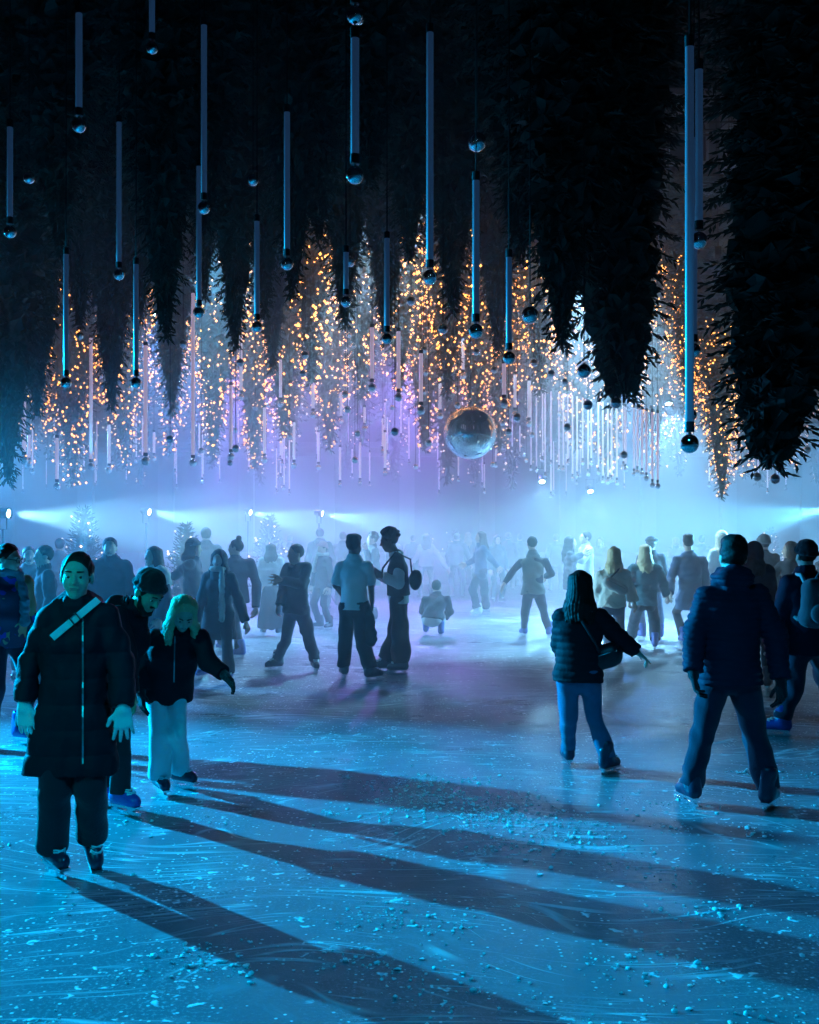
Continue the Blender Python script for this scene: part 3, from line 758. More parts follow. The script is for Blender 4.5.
W_ = person('person crouching down on the ice, seen from behind, dark jacket', 434, 637, 580, 168, H=1.66, J=dict(hip=(432, 620, 0), neck=(436, 595, .2), head=(436.5, 587, .26), sa=(425, 600, .15), sb=(447, 600, .15), ea=(423, 611, .3), wa=(430, 617, .55), eb=(450, 611, .25), wb=(445, 617, .5),
           fa=(426, 635, 175), fb=(441, 637, 170), ka=(425, 614, .42), kb=(442, 614, .42)), topw=T(DARK, t=.035, hem=.0, wr=.012), legs=T(PALE, rk=.075, ra=.06, cut=.1), hair=('short', 'dark'), skate='blue', key='W')
X_ = person('man gliding away in olive jacket with dark sleeves, one arm held out low', 533, 640, 534, 186, J=dict(hip=(533, 590), neck=(533, 554), head=(532, 544), sa=(521, 562), sb=(545, 561), ea=(512, 572, 0), wa=(504, 584, -.1), eb=(551, 573, .05), wb=(546, 577, .25), fa=(524, 637, 195), fb=(549, 638, 160), ka=(525, 613), kb=(544, 613)),
    topw=[T(BROWNJ, t=.026, hem=.07, wr=.012, band=True, sleeve=0), T(NAVY, t=.018, hem=.0, name='sleeves')], legs=T(JEAND, rk=.068, ra=.06, wr=.012), hair=('short', 'dark'), skate='blue', key='X')
V2 = person('long-haired woman in overalls and white skates turned aside, arms held back', 481, 617, 531, 285, female=True, J=dict(ea=(474, 560), wa=(466, 564), eb=(490, 558, .1), wb=(498, 567, .15), fa=(478, 617, 285), fb=(486, 615, 285)),
    topw=T(BLUEJ, t=.018, hem=.05, name='top'), legs=T(JEAND, rk=.08, ra=.078, cut=.12, cuff=True, name='overalls'), hair=('long', 'brown', .3), skate='white', key='V')
Z_ = person('blond woman seen from behind in fluffy cream jacket, bag slung across her back', 612, 662, 545, 172, female=True, J=dict(hip=(612, 605), neck=(613, 567), head=(614, 555), sa=(601, 575), sb=(625, 574), ea=(598, 590, .05), wa=(600, 600, .15), eb=(630, 590, .02), wb=(634, 602, .0), fa=(607, 652, 180), fb=('lift', 619, 652, -.1, 170, 30)),
    topw=T(CREAM, t=.045, hem=.03, fluff=.008, name='fleece_jacket', wr=.008), legs=T(JEAN, rk=.068, ra=.06, name='jeans'), hair=('long', 'blond', .22), skate='white', key='Z')
AA = person('blond woman in teal puffer walking hand in hand, seen from behind', 644, 650, 542, 178, female=True, J=dict(hip=(645, 602), neck=(646, 562), head=(645, 552), sa=(633, 569), sb=(658, 569), ea=(629, 584, 0), wa=(629, 600, .1), eb=(664, 584, 0), wb=(667, 595, .08), fa=(631, 644, 190), fb=(655, 650, 165)),
    topw=T(TEAL, t=.038, hem=.05, quilt=.07, qa=.005), legs=T(JEAND, rk=.085, ra=.09, cut=.05), hair=('long', 'blond', .26), skate='blue', key='AA')
AA2 = person('person in dark beret just beyond the blond woman in the teal puffer', 651, 640, 537.5, 182, topw=T(NAVY, t=.03, hem=.1), legs=T(JEAN), hair=('short', 'brown'), hat=('beret', DARK), skate='blue', key='AA2')
AB = person('man in blue car coat reaching back to hold the hand of the blond woman', 690, 646, 533, 182, J=dict(hip=(690, 596), neck=(689, 553), head=(688, 543), sa=(677, 560), sb=(703, 560), ea=(671, 578, 0), wa=(670, 593, -.25), fa=(683, 645, 185), fb=(699, 644, 170)),
    topw=T(BLUEJ, t=.032, hem=.2, flare=.01, wr=.014, name='car_coat'), legs=T(JEAND), hair=('quiff', 'dark'), skate='blue', key='AB')
# farther skaters in the haze
E_ = person('dark-haired man facing sideways behind the long-coated woman\'s shoulder', 45, 695, 545, 300, topw=T(DARK, t=.03, hem=.1), legs=T(TRO), hair=('short', 'dark'), key='E')
E2 = person('person with brown hair half hidden beside the dark-haired man at the left', 29, 682, 546, 20, topw=T(GREYC, t=.03, hem=.1), legs=T(TRO), hair=('short', 'brown'), female=True, key='E2')
F2 = person('man in hooded jacket standing in haze between long-coated woman and caped woman', 110, 684, 537, 12, topw=T(NAVY, t=.04, hem=.12, hood=True, ch=.06), legs=T(TRO), hair=('short', 'dark'), bulk=1.1, key='F')
G_ = person('long-haired woman in wide coat with pale fluffy shoulders behind the leaning man', 154, 690, 546, 318, female=True, topw=[T(GREYC, t=.04, hem=.36, flare=.03, name='long_coat'), T(CREAM, t=.06, hem=-.3, sleeve=.22, fluff=.008, name='fleece_shawl')], legs=T(TRO), hair=('long', 'brown', .3), key='G')
H_ = person('person in brown knit hat facing right with one arm stretched out behind', 193, 664, 539, 85, J=dict(ea=(182, 570, .1), wa=(172, 578, .15)), topw=T(DARK, t=.03, hem=.1), legs=T(TRO), hair=('long', 'dark', .1), hat=('beanie', KNITG), key='H')
K_ = person('distant man whose head shows above the one in brown knit hat', 206, 636, 527, 190, topw=T(GREYC, t=.03, hem=.1), legs=T(JEAND), hair=('short', 'brown'), key='K')
L_ = person('woman seen from behind in pale short puffer over an ankle-length skirt', 271, 636, 543, 182, female=True, topw=T(PALE, t=.045, hem=-.02, quilt=.08, qa=.005), legs=T(NAVY, skirt=.13, name='long_skirt'), hair=('long', 'dark', .16), bulk=1.1, key='L')
N_ = person('person in pink knit hat beside the man standing astride', 323, 630, 542, 310, topw=T(NAVY, t=.03, hem=.1), legs=T(JEAND), hair=('short', 'brown'), hat=('beanie', PINK), scarf=(SCARFP, 1, .1), key='N')
O_ = person('distant person in dark coat standing beyond the pink knit hat', 320, 612, 528, 182, topw=T(DARK, t=.035, hem=.2, hood=True), legs=T(TRO), hair=('short', 'dark'), key='O')
P_ = person('distant person showing faintly left of the man in short sleeves', 343, 608, 531.5, 170, topw=T(GREYC, t=.03, hem=.1), legs=T(TRO), hair=('short', 'brown'), key='P')
S_ = person('person in dark coat with hand at face between the two pale-shirted men', 373, 622, 533, 285, female=True, J=dict(ea=(368, 560, -.15), wa=(366, 549, -.2)), topw=T(GREYC, t=.035, hem=.2, name='coat'), legs=T(JEAND), hair=('curly', 'brown'), key='S')
T_ = person('woman with long hair and pale jacket walking hand in hand in the haze', 426, 600, 533.5, 184, female=True, J=dict(ea=(418, 555, 0), wa=(413, 562, .1), eb=(440, 559, 0), wb=(447, 569, .05)), topw=T(PALE, t=.035, hem=.04), legs=T(JEAND), hair=('long', 'brown', .22), key='T')
U_ = person('man in dark jacket with arms spread, holding the hand of the pale-jacketed woman', 457, 598, 533, 178, J=dict(ea=(448, 556, 0), wa=(449, 567, .0), eb=(468, 556, 0), wb=(471, 564, .05)), topw=T(NAVY, t=.035, hem=.06), legs=T(JEAND), hair=('short', 'dark'), key='U')
Y1 = person('long dark-haired woman embracing the man in the pale jacket', 570, 628, 536, 80, female=True, J=dict(eb=(575, 558, -.25), wb=(583, 554, -.2)), topw=T(DARK, t=.025, hem=.2, name='coat'), legs=T(TRO), hair=('long', 'dark', .3), key='Y1')
Y2 = person('man in pale jacket embracing the long dark-haired woman', 586, 626, 531, 280, J=dict(eb=(582, 560, -.3), wb=(571, 557, -.3)), topw=T(PALE, t=.035, hem=.08), legs=T(JEAND), hair=('short', 'dark'), key='Y2')
AC = person('woman with long fair hair and pale coat mostly hidden by the quilted-jacket man', 722, 640, 531.5, 195, female=True, topw=T(PALE, t=.04, hem=.2, name='coat'), legs=T(JEAN), hair=('long', 'blond', .3), hat=('beanie', PALE), key='AC')
AD = person('hooded person in long dark cape right behind the quilted-jacket man', 754, 690, 542, 172, female=True, topw=T(NAVY, t=.05, hem=.32, flare=.06, name='long_cape'), legs=T(TRO), hair=('long', 'dark', .2), hat=('hood', NAVY), key='AD')
AE = person('person in dark knit cap and coat left of the backpack man', 764, 652, 535, 192, topw=T(NAVY, t=.035, hem=.12), legs=T(JEAND), hair=('short', 'dark'), hat=('beanie', KNITG), key='AE')
AF = person('long-haired woman turned sideways reaching an arm out, left of the backpack man', 791, 662, 541, 250, female=True, J=dict(ea=(782, 566, 0), wa=(772, 576, .05)), topw=T(DARK, t=.03, hem=.12), legs=T(JEAND), hair=('long', 'brown', .25), key='AF')
faint = [(413, 592, 535, 'd', 'right of the curly-haired man'), (468, 591, 532, 'l', 'between the dark-jacket man and the woman in overalls'), (497, 604, 535, 'l', 'just right of the woman in overalls'), (508, 590, 533, 'p', 'in pale hat right of the woman in overalls'),
         (556, 593, 534, 'd', 'between the olive-jacket man and the embracing couple'), (676, 600, 537, 'l', 'between the hand-holding couple'), (702, 606, 535, 'd', 'behind the blue car coat'), (520, 588, 534, 'd', 'left of the olive-jacket man\'s head'),
         (600, 596, 537, 'l', 'between the embracing man and the fluffy jacket'), (60, 640, 538, 'd', 'behind the long-coated woman'), (738, 610, 536, 'l', 'above the hooded cape'), (395, 590, 536, 'd', 'hidden beyond the curly-haired man'), (290, 596, 535, 'd', 'left of the man standing astride')]
for i, (x_, fy_, ty_, k_, w_) in enumerate(faint):
    person('faint skater far off in the haze, ' + w_, x_, fy_, ty_, rnd.choice([180, 170, 200, 20, 340]), female=k_ == 'l', topw=T([NAVY, GREYC, TEAL, DARK][i % 4], t=.035, hem=[.08, .2][i % 2]), legs=T(JEAND),
           hair=('long', ['brown', 'blond'][i % 2], .25) if k_ == 'l' else ('short', 'dark'), hat=('beanie', PALE) if k_ == 'p' else None, key='far%d' % i, group='faint skaters far off in the haze')

# ------------------------------------------------------------------ bags
STRAP = solid('strap_pale', (.62, .68, .68), .6); LEATH = solid('leather_black', (.012, .012, .016), .4, bump=.2)
loc = A_['root'].location
tp = on_surface(A_['tops'], [(98 - 46 * t, 600 + 38 * t) for t in np.linspace(0, 1, 40)], A_['d0'], np.array(loc), .012)
for _ in range(3): tp[1:-1] = (tp[:-2] + tp[1:-1] * 2 + tp[2:]) / 4
bag = empty('crossbody_bag', (loc[0], loc[1], 0)); tag(bag, 'pale crossbody strap with buckle running over the black padded coat', 'bag')
ribbon('strap', tp, .035, .008, STRAP, bag)
mid = tp[19]; t_ = nrm(tp[21] - tp[17]); m = MB(); s_ = nrm(np.cross(t_, (0, -1, 0)))
ring = [mid + np.array([0, -.014, 0]) + t_ * a * .02 + s_ * b * .021 for a, b in ((1, 1), (1, -1), (-1, -1), (-1, 1), (1, 1))]
m.tube(ring, .004, 6); m.build('buckle', solid('buckle_dark', (.05, .05, .06), .3, .8), bag, True)
def slung_bag(label, info, c, rad, ax, strap, mat, smat, name='shoulder_bag', fluff=0):
    l = info['root'].location
    b = empty(name, (l[0], l[1], 0)); tag(b, label, 'bag')
    g = Field(.01); g.ell(c, ax, rad, .01)
    for s_ in (-1, 1): g.ell(np.array(c) + np.array(ax[0]) * rad[0] * .45 * s_, ax, np.array(rad) * [.6, 1, .95], .04)
    g.disp(wrinkle(.006, 4, 18)); V_, F_ = g.mesh(); link('bag_body', mesh_np('bag_body', V_, F_), mat, b)
    m = MB(); m.tube(strap, .013, 6); m.build('strap', smat, b, True)
    m = MB(); a0 = np.array(ax)
    m.tube([np.array(c) - a0[1] * rad[1] * 1.02 + a0[0] * rad[0] * t + a0[2] * rad[2] * .35 for t in (-.7, -.3, .3, .7)], .005, 6); m.build('zipper', STEEL, b, True)
    return b
def ch(i, a, f_, u): return i['chest'] + (i['A'] * a + i['F'] * f_ + i['spine'] * u) * i['sc']
c_ = ch(AI, -.17, .02, -.2); c_[0] += 0
slung_bag('black handbag hanging at the hip of the pointing girl', AI, ch(AI, -.21, .02, -.22), (.12, .06, .085), np.array([nrm([1, 0, .3]), [0, 1, 0], nrm([-.3, 0, 1])]),
          [ch(AI, -.17, -.08, -.18), ch(AI, -.08, -.165, .0), ch(AI, .0, -.15, .12), ch(AI, .07, -.06, .22)], LEATH, LEATH, 'handbag')
slung_bag('pale quilted sling bag across the back of the fluffy cream jacket', Z_, ch(Z_, -.03, -.21, -.08), (.17, .06, .075), np.array([nrm([1, 0, -.5]), [0, 1, 0], nrm([.5, 0, 1])]),
          [ch(Z_, .12, -.19, .0), ch(Z_, .04, -.2, .04), ch(Z_, -.05, -.185, .13), ch(Z_, -.1, -.1, .2)], PALE, LEATH, 'sling_bag')
def backpack(label, info, mat, w=.15, h=.2):
    l = info['root'].location
    b = empty('backpack', (l[0], l[1], 0)); tag(b, label, 'backpack')
    ax = np.array([info['A'], info['F'], info['spine']])
    g = Field(.012); g.ell(ch(info, 0, -.22, -.04), ax, np.array([w, .09, h]), .02); g.cap(ch(info, -w * .6, -.2, -.16), ch(info, w * .6, -.2, -.16), .075, k=.05); g.cap(ch(info, -w * .5, -.21, .1), ch(info, w * .5, -.21, .1), .07, k=.05)
    g.disp(wrinkle(.006, 4, 14)); V_, F_ = g.mesh(); link('bag_body', mesh_np('bag_body', V_, F_), mat, b)
    g = Field(.012); g.ell(ch(info, 0, -.3, -.12), ax, np.array([w * .75, .05, h * .45]), .02); V_, F_ = g.mesh(); link('front_pocket', mesh_np('front_pocket', V_, F_), mat, b)
    for s_ in (-1, 1):
        m = MB(); m.tube([ch(info, s_ * .09, -.17, .12), ch(info, s_ * .1, -.1, .2), ch(info, s_ * .1, .02, .2), ch(info, s_ * .11, .15, .06), ch(info, s_ * .13, .12, -.12), ch(info, s_ * .13, -.12, -.18)], .018, 6)
        m.build('strap', STRAP, b, True)
    m = MB(); m.tube([ch(info, -.03, -.22, .17), ch(info, -.02, -.24, .21), ch(info, .02, -.24, .21), ch(info, .03, -.22, .17)], .008, 6); m.build('handle', mat, b, True)
backpack('grey backpack with pale straps worn by the striding man in the black hat', AG, GREYC)
slung_bag('dark bag worn on the back of the curly-haired man', R_, ch(R_, .0, -.2, -.12), (.09, .07, .12), np.array([R_['A'], R_['F'], R_['spine']]),
          [ch(R_, -.03, -.16, -.05), ch(R_, -.05, -.15, .12), ch(R_, -.08, .02, .2), ch(R_, -.06, .17, .02), ch(R_, .0, .19, -.1)], TRO, TRO, 'sling_bag')
# ------------------------------------------------------------------ hall and ice
def ice_material():
    m, nt, b = new_mat('rink_ice'); N, L = nt.nodes, nt.links
    tc = N.new('ShaderNodeTexCoord')
    def noise(scale, det=4, vec=None, rough=.5, dist=0):
        n = N.new('ShaderNodeTexNoise'); n.inputs['Scale'].default_value = scale; n.inputs['Detail'].default_value = det
        n.inputs['Roughness'].default_value = rough; n.inputs['Distortion'].default_value = dist
        L.new(vec or tc.outputs['Object'], n.inputs['Vector']); return n.outputs['Fac']
    def mth(op, a, b_=None, c=None, cl=False):
        n = N.new('ShaderNodeMath'); n.operation = op; n.use_clamp = cl
        for i, v in enumerate((a, b_, c)):
            if v is None: continue
            if isinstance(v, (int, float)): n.inputs[i].default_value = v
            else: L.new(v, n.inputs[i])
        return n.outputs[0]
    def mapr(v, a, b_, c=0., d=1.):
        n = N.new('ShaderNodeMapRange'); n.inputs[1].default_value = a; n.inputs[2].default_value = b_; n.inputs[3].default_value = c; n.inputs[4].default_value = d
        L.new(v, n.inputs[0]); return n.outputs[0]
    def stretched(ang, sx, sy, wob):
        mp = N.new('ShaderNodeMapping'); mp.inputs['Rotation'].default_value = (0, 0, math.radians(ang)); mp.inputs['Scale'].default_value = (sx, sy, 1)
        w = N.new('ShaderNodeTexNoise'); w.inputs['Scale'].default_value = .5; w.inputs['Detail'].default_value = 1
        L.new(tc.outputs['Object'], w.inputs['Vector'])
        mix = N.new('ShaderNodeVectorMath'); mix.operation = 'MULTIPLY_ADD'; mix.inputs[1].default_value = (wob, wob, 0)
        L.new(w.outputs['Color'], mix.inputs[0]); L.new(tc.outputs['Object'], mix.inputs[2]); L.new(mix.outputs[0], mp.inputs['Vector'])
        return mp.outputs[0]
    # cut lines left by blades: thin bands of long stretched noises, broken up by a mask
    sc_all = None
    for i, (a, sx, sy, wob, th) in enumerate(((20, .35, 5, 1.5, .016), (-35, .3, 4, 2.5, .016), (75, .3, 4.5, 2., .01), (-80, .45, 6, 1.2, .012), (5, .2, 3, 3., .008), (50, .5, 7, 1., .012))):
        n = noise(1.0, 2, stretched(a, sx, sy, wob), .4)
        d = mth('ABSOLUTE', mth('SUBTRACT', n, .5)); l = mapr(d, 0., th, 1., 0.)
        msk = mapr(noise(.9 + .2 * i, 2, stretched(a + 40, 1, 1, 0)), .5, .62)
        l = mth('MULTIPLY', l, msk)
        sc_all = l if sc_all is None else mth('MAXIMUM', sc_all, l)
    # shaved snow: clumps and specks
    patch = mapr(noise(.75, 4, None, .6, .6), .42, .66)
    v = N.new('ShaderNodeTexVoronoi'); v.inputs['Scale'].default_value = 34; v.inputs['Randomness'].default_value = 1; L.new(tc.outputs['Object'], v.inputs['Vector'])
    speck = mapr(v.outputs['Distance'], .18, .3, 1., 0.)
    vsel = N.new('ShaderNodeSeparateColor'); L.new(v.outputs['Color'], vsel.inputs[0])
    speck = mth('MULTIPLY', speck, mapr(mth('ADD', vsel.outputs[0], mth('MULTIPLY', patch, .4)), .84, .9))
    v2 = N.new('ShaderNodeTexVoronoi'); v2.inputs['Scale'].default_value = 15; wv = N.new('ShaderNodeVectorMath'); wv.operation = 'MULTIPLY_ADD'; wv.inputs[1].default_value = (.12, .12, 0)
    nw = N.new('ShaderNodeTexNoise'); nw.inputs['Scale'].default_value = 18; L.new(tc.outputs['Object'], nw.inputs['Vector']); L.new(nw.outputs['Color'], wv.inputs[0]); L.new(tc.outputs['Object'], wv.inputs[2]); L.new(wv.outputs[0], v2.inputs['Vector'])
    vs2 = N.new('ShaderNodeSeparateColor'); L.new(v2.outputs['Color'], vs2.inputs[0])
    speck = mth('MAXIMUM', speck, mth('MULTIPLY', mapr(v2.outputs['Distance'], .16, .32, 1., 0.), mapr(mth('ADD', vs2.outputs[1], mth('MULTIPLY', patch, .4)), .96, 1.02)))
    clump = mapr(noise(7, 8, None, .72), .6, .72); clump = mth('MULTIPLY', clump, patch)
    fine = mapr(noise(60, 4, None, .7), .52, .8); fine = mth('MULTIPLY', fine, mth('ADD', mth('MULTIPLY', patch, .8), .16))
    snow = mth('MAXIMUM', mth('MAXIMUM', speck, mth('MULTIPLY', clump, .8)), mth('MAXIMUM', mth('MULTIPLY', sc_all, .6), mth('MULTIPLY', fine, .75)), None, True)
    frost = mth('MULTIPLY', mapr(noise(2.2, 6, None, .7, 1.2), .5, .75), mapr(noise(.5, 3), .4, .65)); snow = mth('MAXIMUM', snow, mth('MULTIPLY', frost, .4))
    big = noise(.3, 3)
    ice = N.new('ShaderNodeMix'); ice.data_type = 'RGBA'; ice.inputs[6].default_value = (.085, .1, .12, 1); ice.inputs[7].default_value = (.19, .22, .25, 1)
    L.new(big, ice.inputs[0])
    mx = N.new('ShaderNodeMix'); mx.data_type = 'RGBA'; mx.inputs[7].default_value = (.85, .87, .9, 1)
    L.new(snow, mx.inputs[0]); L.new(ice.outputs[2], mx.inputs[6]); L.new(mx.outputs[2], b.inputs['Base Color'])
    rg = mth('ADD', mapr(noise(1.4, 4), .3, .7, .24, .42), mth('MULTIPLY', snow, .5), None, True); L.new(rg, b.inputs['Roughness'])
    b.inputs['Specular IOR Level'].default_value = .16; b.inputs['IOR'].default_value = 1.2
    hgt = mth('ADD', mth('MULTIPLY', snow, .8), mth('MULTIPLY', noise(14, 6, None, .65), .6))
    bp = N.new('ShaderNodeBump'); bp.inputs['Strength'].default_value = .42; bp.inputs['Distance'].default_value = .012
    L.new(hgt, bp.inputs['Height']); L.new(bp.outputs['Normal'], b.inputs['Normal'])
    return m
W0, W1, Y0, Y1, HC = -24, 24, -9, 44, 21.0
DARKW = solid('hall_paint_dark', (.05, .055, .07), .8, bump=.1, scale=3); TRIM = solid('hall_plaster', (.16, .17, .2), .7, bump=.1, scale=5)
def slab(name, lo, hi, mat): m = MB(); m.box(lo, hi); return tag(m.build(name, mat), kind='structure')
slab('floor', (W0 - .3, Y0 - .3, -.2), (W1 + .3, Y1 + .3, 0), ice_material())
slab('ceiling', (W0 - .3, Y0 - .3, HC), (W1 + .3, Y1 + .3, HC + .3), DARKW)
slab('wall_left', (W0 - .3, Y0, 0), (W0, Y1, HC), DARKW); slab('wall_right', (W1, Y0, 0), (W1 + .3, Y1, HC), DARKW)
slab('wall_back', (W0 - .3, Y1, 0), (W1 + .3, Y1 + .3, HC), DARKW); slab('wall_front', (W0 - .3, Y0 - .3, 0), (W1 + .3, Y0, HC), DARKW)
# storeys of galleries on the back wall: cornices, arched windows, rails
m = MB()
for zc, dp in ((5.2, .5), (9.9, .45), (14.6, .55), (15.4, .8), (19.2, .5)):
    m.box((W0, Y1 - dp, zc), (W1, Y1 - .001, zc + .22)); m.box((W0, Y1 - dp * .7, zc - .18), (W1, Y1 - .001, zc)); m.box((W0, Y1 - dp * .4, zc - .34), (W1, Y1 - .001, zc - .18))
tag(m.build('trim_1', TRIM), kind='structure')
m = MB()
for x in np.arange(W0 + 1.5, W1, 3.2): m.box((x - .3, Y1 - .3, 0), (x + .3, Y1 - .001, HC)); m.box((x - .42, Y1 - .38, 14.2), (x + .42, Y1 - .001, 14.6)); m.box((x - .42, Y1 - .38, 9.4), (x + .42, Y1 - .001, 9.6))
tag(m.build('trim_2', TRIM), kind='structure')
GLASSD = solid('window_glass_dark', (.02, .025, .04), .1); k_ = 0
for zc in (11.2, 16.6):
    for x in np.arange(W0 + 3.1 + 3.2 * 4, W1 - 4, 3.2):
        k_ += 1
        m = MB(); w_, h_ = .8, 2.1
        arc = [(x - w_, Y1 - .12, zc)] + [(x + w_ * math.cos(t), Y1 - .12, zc + h_ - .8 + .8 * math.sin(t)) for t in np.linspace(PI, 0, 10)] + [(x + w_, Y1 - .12, zc)]
        m.tube(arc, .09, 6); m.box((x - w_ - .15, Y1 - .3, zc - .12), (x + w_ + .15, Y1 - .02, zc)); m.box((x - .04, Y1 - .1, zc), (x + .04, Y1 - .02, zc + h_)); m.box((x - w_, Y1 - .1, zc + 1.1), (x + w_, Y1 - .02, zc + 1.18))
        wo = tag(m.build('window_%d' % k_, TRIM), kind='structure')
        m = MB(); m.add([(p[0], Y1 - .04, p[2]) for p in arc], f3=[(0, i, i + 1) for i in range(1, len(arc) - 1)]); m.build('pane', GLASSD, wo)
# rink boards round the ice
BOARD = solid('rink_board', (.5, .52, .56), .5); 
m = MB(); m.box((-9.5, 38.6, 0), (14, 38.75, 1.05)); m.box((-9.5, 38.55, 1.05), (14, 38.8, 1.12)); m.box((-9.5, 38.57, .0), (14, 38.6, .2))
for x in np.arange(-9.5, 14, 2.4): m.box((x - .04, 38.56, .2), (x + .04, 38.6, 1.05))
tag(m.build('trim_3', BOARD), kind='structure')
m = MB(); m.box((-9.65, 2, 0), (-9.5, 38.75, 1.05)); m.box((-9.7, 2, 1.05), (-9.45, 38.8, 1.12)); tag(m.build('trim_4', BOARD), kind='structure')
m = MB(); m.box((14, 2, 0), (14.15, 38.75, 1.05)); m.box((13.95, 2, 1.05), (14.2, 38.8, 1.12)); tag(m.build('trim_5', BOARD), kind='structure')
# rigging grid below the ceiling that carries trees and tubes
TRUSS = solid('truss_black', (.02, .02, .024), .5, .6)
ZT = 11.6
for y in (6.5, 9.5, 12.5, 15.5, 19, 23, 27, 31, 35):
    t = empty('rigging_truss', (0, y, ZT)); 
    m = MB()
    for dx, dz in ((-.15, 0), (.15, 0), (0, .26)): m.tube([(W0, dx, dz), (W1, dx, dz)], .03, 6)
    for i, x in enumerate(np.arange(W0 + .3, W1 - .3, .6)):
        m.tube([(x, -.15, 0), (x + .3, .15, 0)], .012, 4); m.tube([(x, -.15, 0), (x + .3, 0, .26)], .012, 4); m.tube([(x, .15, 0), (x + .3, 0, .26)], .012, 4)
    m.build('truss_chords', TRUSS, t)
    for x in (-18, -9, 0, 9, 18):
        m = MB(); m.tube([(x, 0, .26), (x, 0, HC - ZT)], .012, 6); m.build('hanging_chain', TRUSS, t)
    tag(t, 'black lattice truss high under the ceiling, carrying trees and light tubes', 'truss', 'rigging trusses under the ceiling')
# loose shaved snow on the near ice
r_ = np.random.RandomState(4)
ico = bmesh.new(); bmesh.ops.create_icosphere(ico, subdivisions=1, radius=1); IV = np.array([v.co[:] for v in ico.verts]); IF = np.array([[v.index for v in f.verts] for f in ico.faces]); ico.free()
Vs, Fs, n = [], [], 0
cent = [(r_.uniform(-2.6, 3.2), 3.4 + 4.6 * r_.uniform(0, 1) ** 1.2, r_.uniform(.08, .45)) for _ in range(85)]
cent += [(.35, 6.9, .6), (.7, 6.5, .6), (.15, 7.2, .6), (.5, 6.7, .4), (1.0, 6.2, .5), (0, 7.6, .6)] * 9 + [(1.9, 4.6, .4), (-.1, 4.9, .3), (.9, 4.2, .35), (1.4, 5.0, .3), (-.9, 4.4, .3)] * 3
cr_ = np.random.RandomState(8)
for cx_, cy_, cs_ in cent:
    an = cr_.uniform(0, PI); el = cr_.uniform(1, 3.2)
    for _ in range(cr_.randint(14, 42)):
        o = cr_.normal(size=2) * cs_ * np.array([1, 1 / el]) * .5
        s_max = .013
        x = cx_ + o[0] * math.cos(an) - o[1] * math.sin(an); y = cy_ + o[0] * math.sin(an) + o[1] * math.cos(an)
        s = cr_.gamma(1.6, .0024) + .0015
        if cr_.rand() < .02: s *= 1.8
        s = min(s, s_max)
        v = IV * (s * cr_.uniform(.6, 1.3, 3)) * (1 + .25 * cr_.normal(size=(len(IV), 1)))
        v = v * [1, 1, .6] + [x, y, s * .3]
        Vs.append(v); Fs.append(IF + n); n += len(IV)
cr = link('snow_crumbs', mesh_np('snow_crumbs', np.concatenate(Vs), np.concatenate(Fs), False), solid('shaved_snow', (.85, .88, .9), .7))
tag(cr, 'shaved snow crumbs scattered in clumps on the near ice', 'snow', None, 'stuff')
# haze filling the hall
mv = bpy.data.materials.new('haze'); mv.use_nodes = True; nt = mv.node_tree; nt.nodes.clear()
ou = nt.nodes.new('ShaderNodeOutputMaterial'); vs = nt.nodes.new('ShaderNodeVolumeScatter'); nt.links.new(vs.outputs[0], ou.inputs['Volume'])
vs.inputs['Color'].default_value = (.95, .96, 1, 1); vs.inputs['Density'].default_value = FOG; vs.inputs['Anisotropy'].default_value = FOG_G
m = MB(); m.box((W0 + .05, FOG_Y0, .003), (W1 - .05, Y1 - .95, FOG_Z)); tag(m.build('haze', mv), 'thin theatrical haze hanging in the hall', 'haze', None, 'stuff')
# ------------------------------------------------------------------ upside-down firs
def needle_mat():
    m, nt, b = new_mat('fir_needles'); N, L = nt.nodes, nt.links
    tc = N.new('ShaderNodeTexCoord'); n = N.new('ShaderNodeTexNoise'); n.inputs['Scale'].default_value = 6; L.new(tc.outputs['Object'], n.inputs['Vector'])
    mx = N.new('ShaderNodeMix'); mx.data_type = 'RGBA'; mx.inputs[6].default_value = (.01, .022, .018, 1); mx.inputs[7].default_value = (.035, .06, .045, 1)
    L.new(n.outputs['Fac'], mx.inputs[0]); L.new(mx.outputs[2], b.inputs['Base Color']); b.inputs['Roughness'].default_value = .7
    return m
NEEDLE = needle_mat(); BARK = solid('fir_bark', (.05, .035, .025), .9, bump=.4)
BULB = solid('warm_bulb', (.9, .5, .2), .4, emit=(1, .33, .06), estr=BULB_E); BULB.cycles.emission_sampling = 'NONE'
BULBW = solid('pale_bulb', (.9, .7, .6), .4, emit=(1, .55, .38), estr=BULB_E * .5); BULBW.cycles.emission_sampling = 'NONE'
WIRE = solid('light_wire', (.02, .03, .02), .6)
OCT = np.array([(1,0,0),(-1,0,0),(0,1,0),(0,-1,0),(0,0,1),(0,0,-1)], float); OCTF = np.array([(0,2,4),(2,1,4),(1,3,4),(3,0,4),(2,0,5),(1,2,5),(3,1,5),(0,3,5)])
